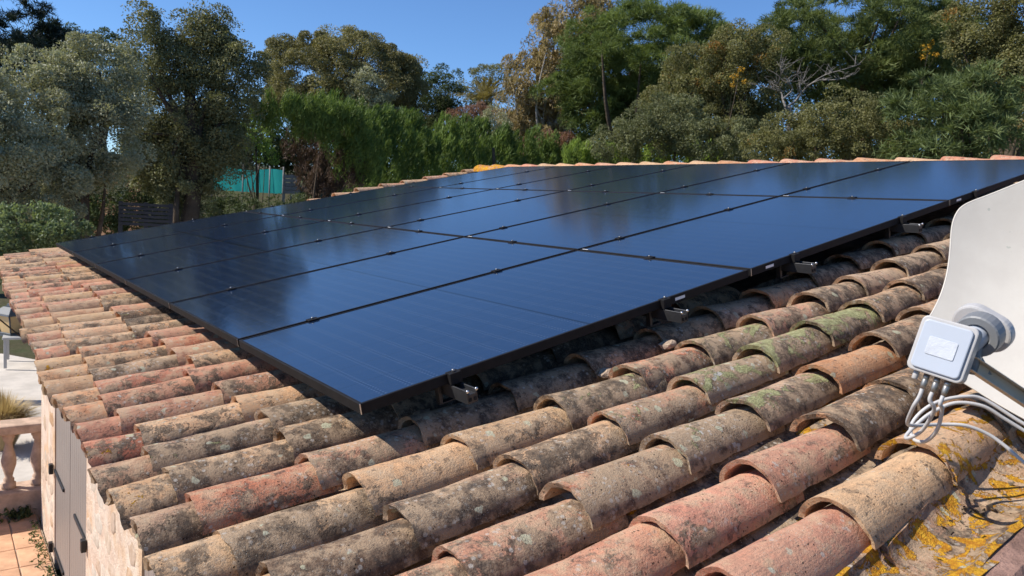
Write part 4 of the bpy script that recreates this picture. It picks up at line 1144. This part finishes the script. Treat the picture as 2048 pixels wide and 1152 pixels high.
wd = tag(link('ground_weeds', leaves_mesh('ground_weeds', np.concatenate([rng.normal(size=(26, 3)) * np.array((.03, .05, .015)) + np.array((-.22 + .02 * math.sin(k * 2.1), 3.6 + .19 * k, ZF + .03)) for k in range(17)]),
      unit(rng.normal(size=(442, 3)) + np.array((0, 0, .5))) * .022, unit(rng.normal(size=(442, 3))) * .010, rng.uniform(0, 1, 442), ML['dark'])), 'line of small weeds along the foot of the stone wall', 'weeds', kind='stuff')

# ------------------------------------------------------------------ background fences and walls
M['teal'] = simple('turquoise_screen', (0.030, 0.36, 0.33), 0.6, 0, 0.12, 1.2, 0.3, 3, 0.3, 0.05)
def tealmat():
    t = NT('turquoise_shade_net'); n = t.noise(t.coord(), 1.2, 5)
    c = t.mix(n, (0.05, 0.55, 0.50), (0.08, 0.70, 0.62)); t.fin(c, .7, spec=.1)
    tr = t.new('ShaderNodeBsdfTranslucent'); t.put(tr.inputs['Color'], c); mx = t.new('ShaderNodeMixShader'); mx.inputs[0].default_value = .8
    t.l.new(t.b.outputs[0], mx.inputs[1]); t.l.new(tr.outputs[0], mx.inputs[2]); t.l.new(mx.outputs[0], t.out.inputs['Surface']); return t.m
M['teal'] = tealmat()
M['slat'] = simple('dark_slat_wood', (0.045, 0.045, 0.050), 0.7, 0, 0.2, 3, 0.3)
M['greywood'] = simple('weathered_grey_wood', (0.20, 0.19, 0.18), 0.85, 0, 0.25, 5, 0.5)
M['ochre'] = simple('ochre_wall', (0.42, 0.24, 0.14), 0.9, 0, 0.3, 1.5, 0.8, 8, 0.1, 0.05)
def screen():
    D = 31; p0, p1 = at(425, 334, D + 2), at(567, 342, D - 1); z0 = at(500, 384, D).z
    root = empty('turquoise_screen', (p0.x, p0.y, z0), label='turquoise fabric fence screen glimpsed between tree and hedge', cat='fence')
    n = 40; vs = []
    for i in range(n + 1):
        t = i / n; b = p0.lerp(p1, t)
        for zz in (0, .5, 1):
            top = b.z + .05 * math.sin(t * 9)
            off = .05 * math.sin(t * 31 + zz * 2)
            vs.append((b.x - p0.x + off, b.y - p0.y + off, (z0 + (top - z0) * zz) - z0))
    fs = [(i*3+k, (i+1)*3+k, (i+1)*3+k+1, i*3+k+1) for i in range(n) for k in range(2)]
    fab = MB().add(vs, fs, True).build('fabric', M['teal'], root)
    for t in (0, .45, .66, .82, 1.0):
        b = p0.lerp(p1, t); dq = (CAM - b).normalized() * .09
        MB().tube([(b.x - p0.x + dq.x, b.y - p0.y + dq.y, -.6), (b.x - p0.x + dq.x, b.y - p0.y + dq.y, b.z - z0 + .15)], .03, 8).build('post', M['greywood'], root)
screen()
def slat_fence(name, label, x0, x1, ytop, ybot, D, n, mat):
    p0, p1 = at(x0, ytop, D), at(x1, ytop, D); zb = at((x0 + x1) / 2, ybot, D).z; L = (p1 - p0).length
    ang = math.atan2(p1.y - p0.y, p1.x - p0.x)
    root = empty(name, (p0.x, p0.y, zb), (0, 0, ang), label, 'fence')
    h = (p0.z - zb) / n
    for k in range(n): MB().box((0, -.012, k * h), (L, .012, (k + 1) * h - .02)).build('slat', M[mat], root)
    for t in (0.03, .5, .97): MB().box((L * t - .04, .013, -1.2), (L * t + .04, .08, p0.z - zb)).build('post', M[mat], root)
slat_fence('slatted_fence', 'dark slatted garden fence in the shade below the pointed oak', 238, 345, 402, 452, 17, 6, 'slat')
slat_fence('plank_panel', 'weathered grey plank panel right of the turquoise screen', 568, 600, 348, 388, 27, 5, 'greywood')
wl = at(180, 345, 27); wr = at(285, 352, 26)
ow = MB(); zb_ = at(220, 420, 27).z - 1.0
ow.add([(wl.x, wl.y, zb_), (wr.x, wr.y, zb_), (wr.x, wr.y, wr.z), (wl.x, wl.y, wl.z), (wl.x, wl.y + .4, zb_), (wr.x, wr.y + .4, zb_), (wr.x, wr.y + .4, wr.z), (wl.x, wl.y + .4, wl.z)], [(0,1,2,3), (7,6,5,4), (0,4,5,1), (1,5,6,2), (2,6,7,3), (3,7,4,0)])
tag(ow.build('ochre_wall', M['ochre'], None, .05), 'ochre garden wall glimpsed through the olive branches', 'wall')
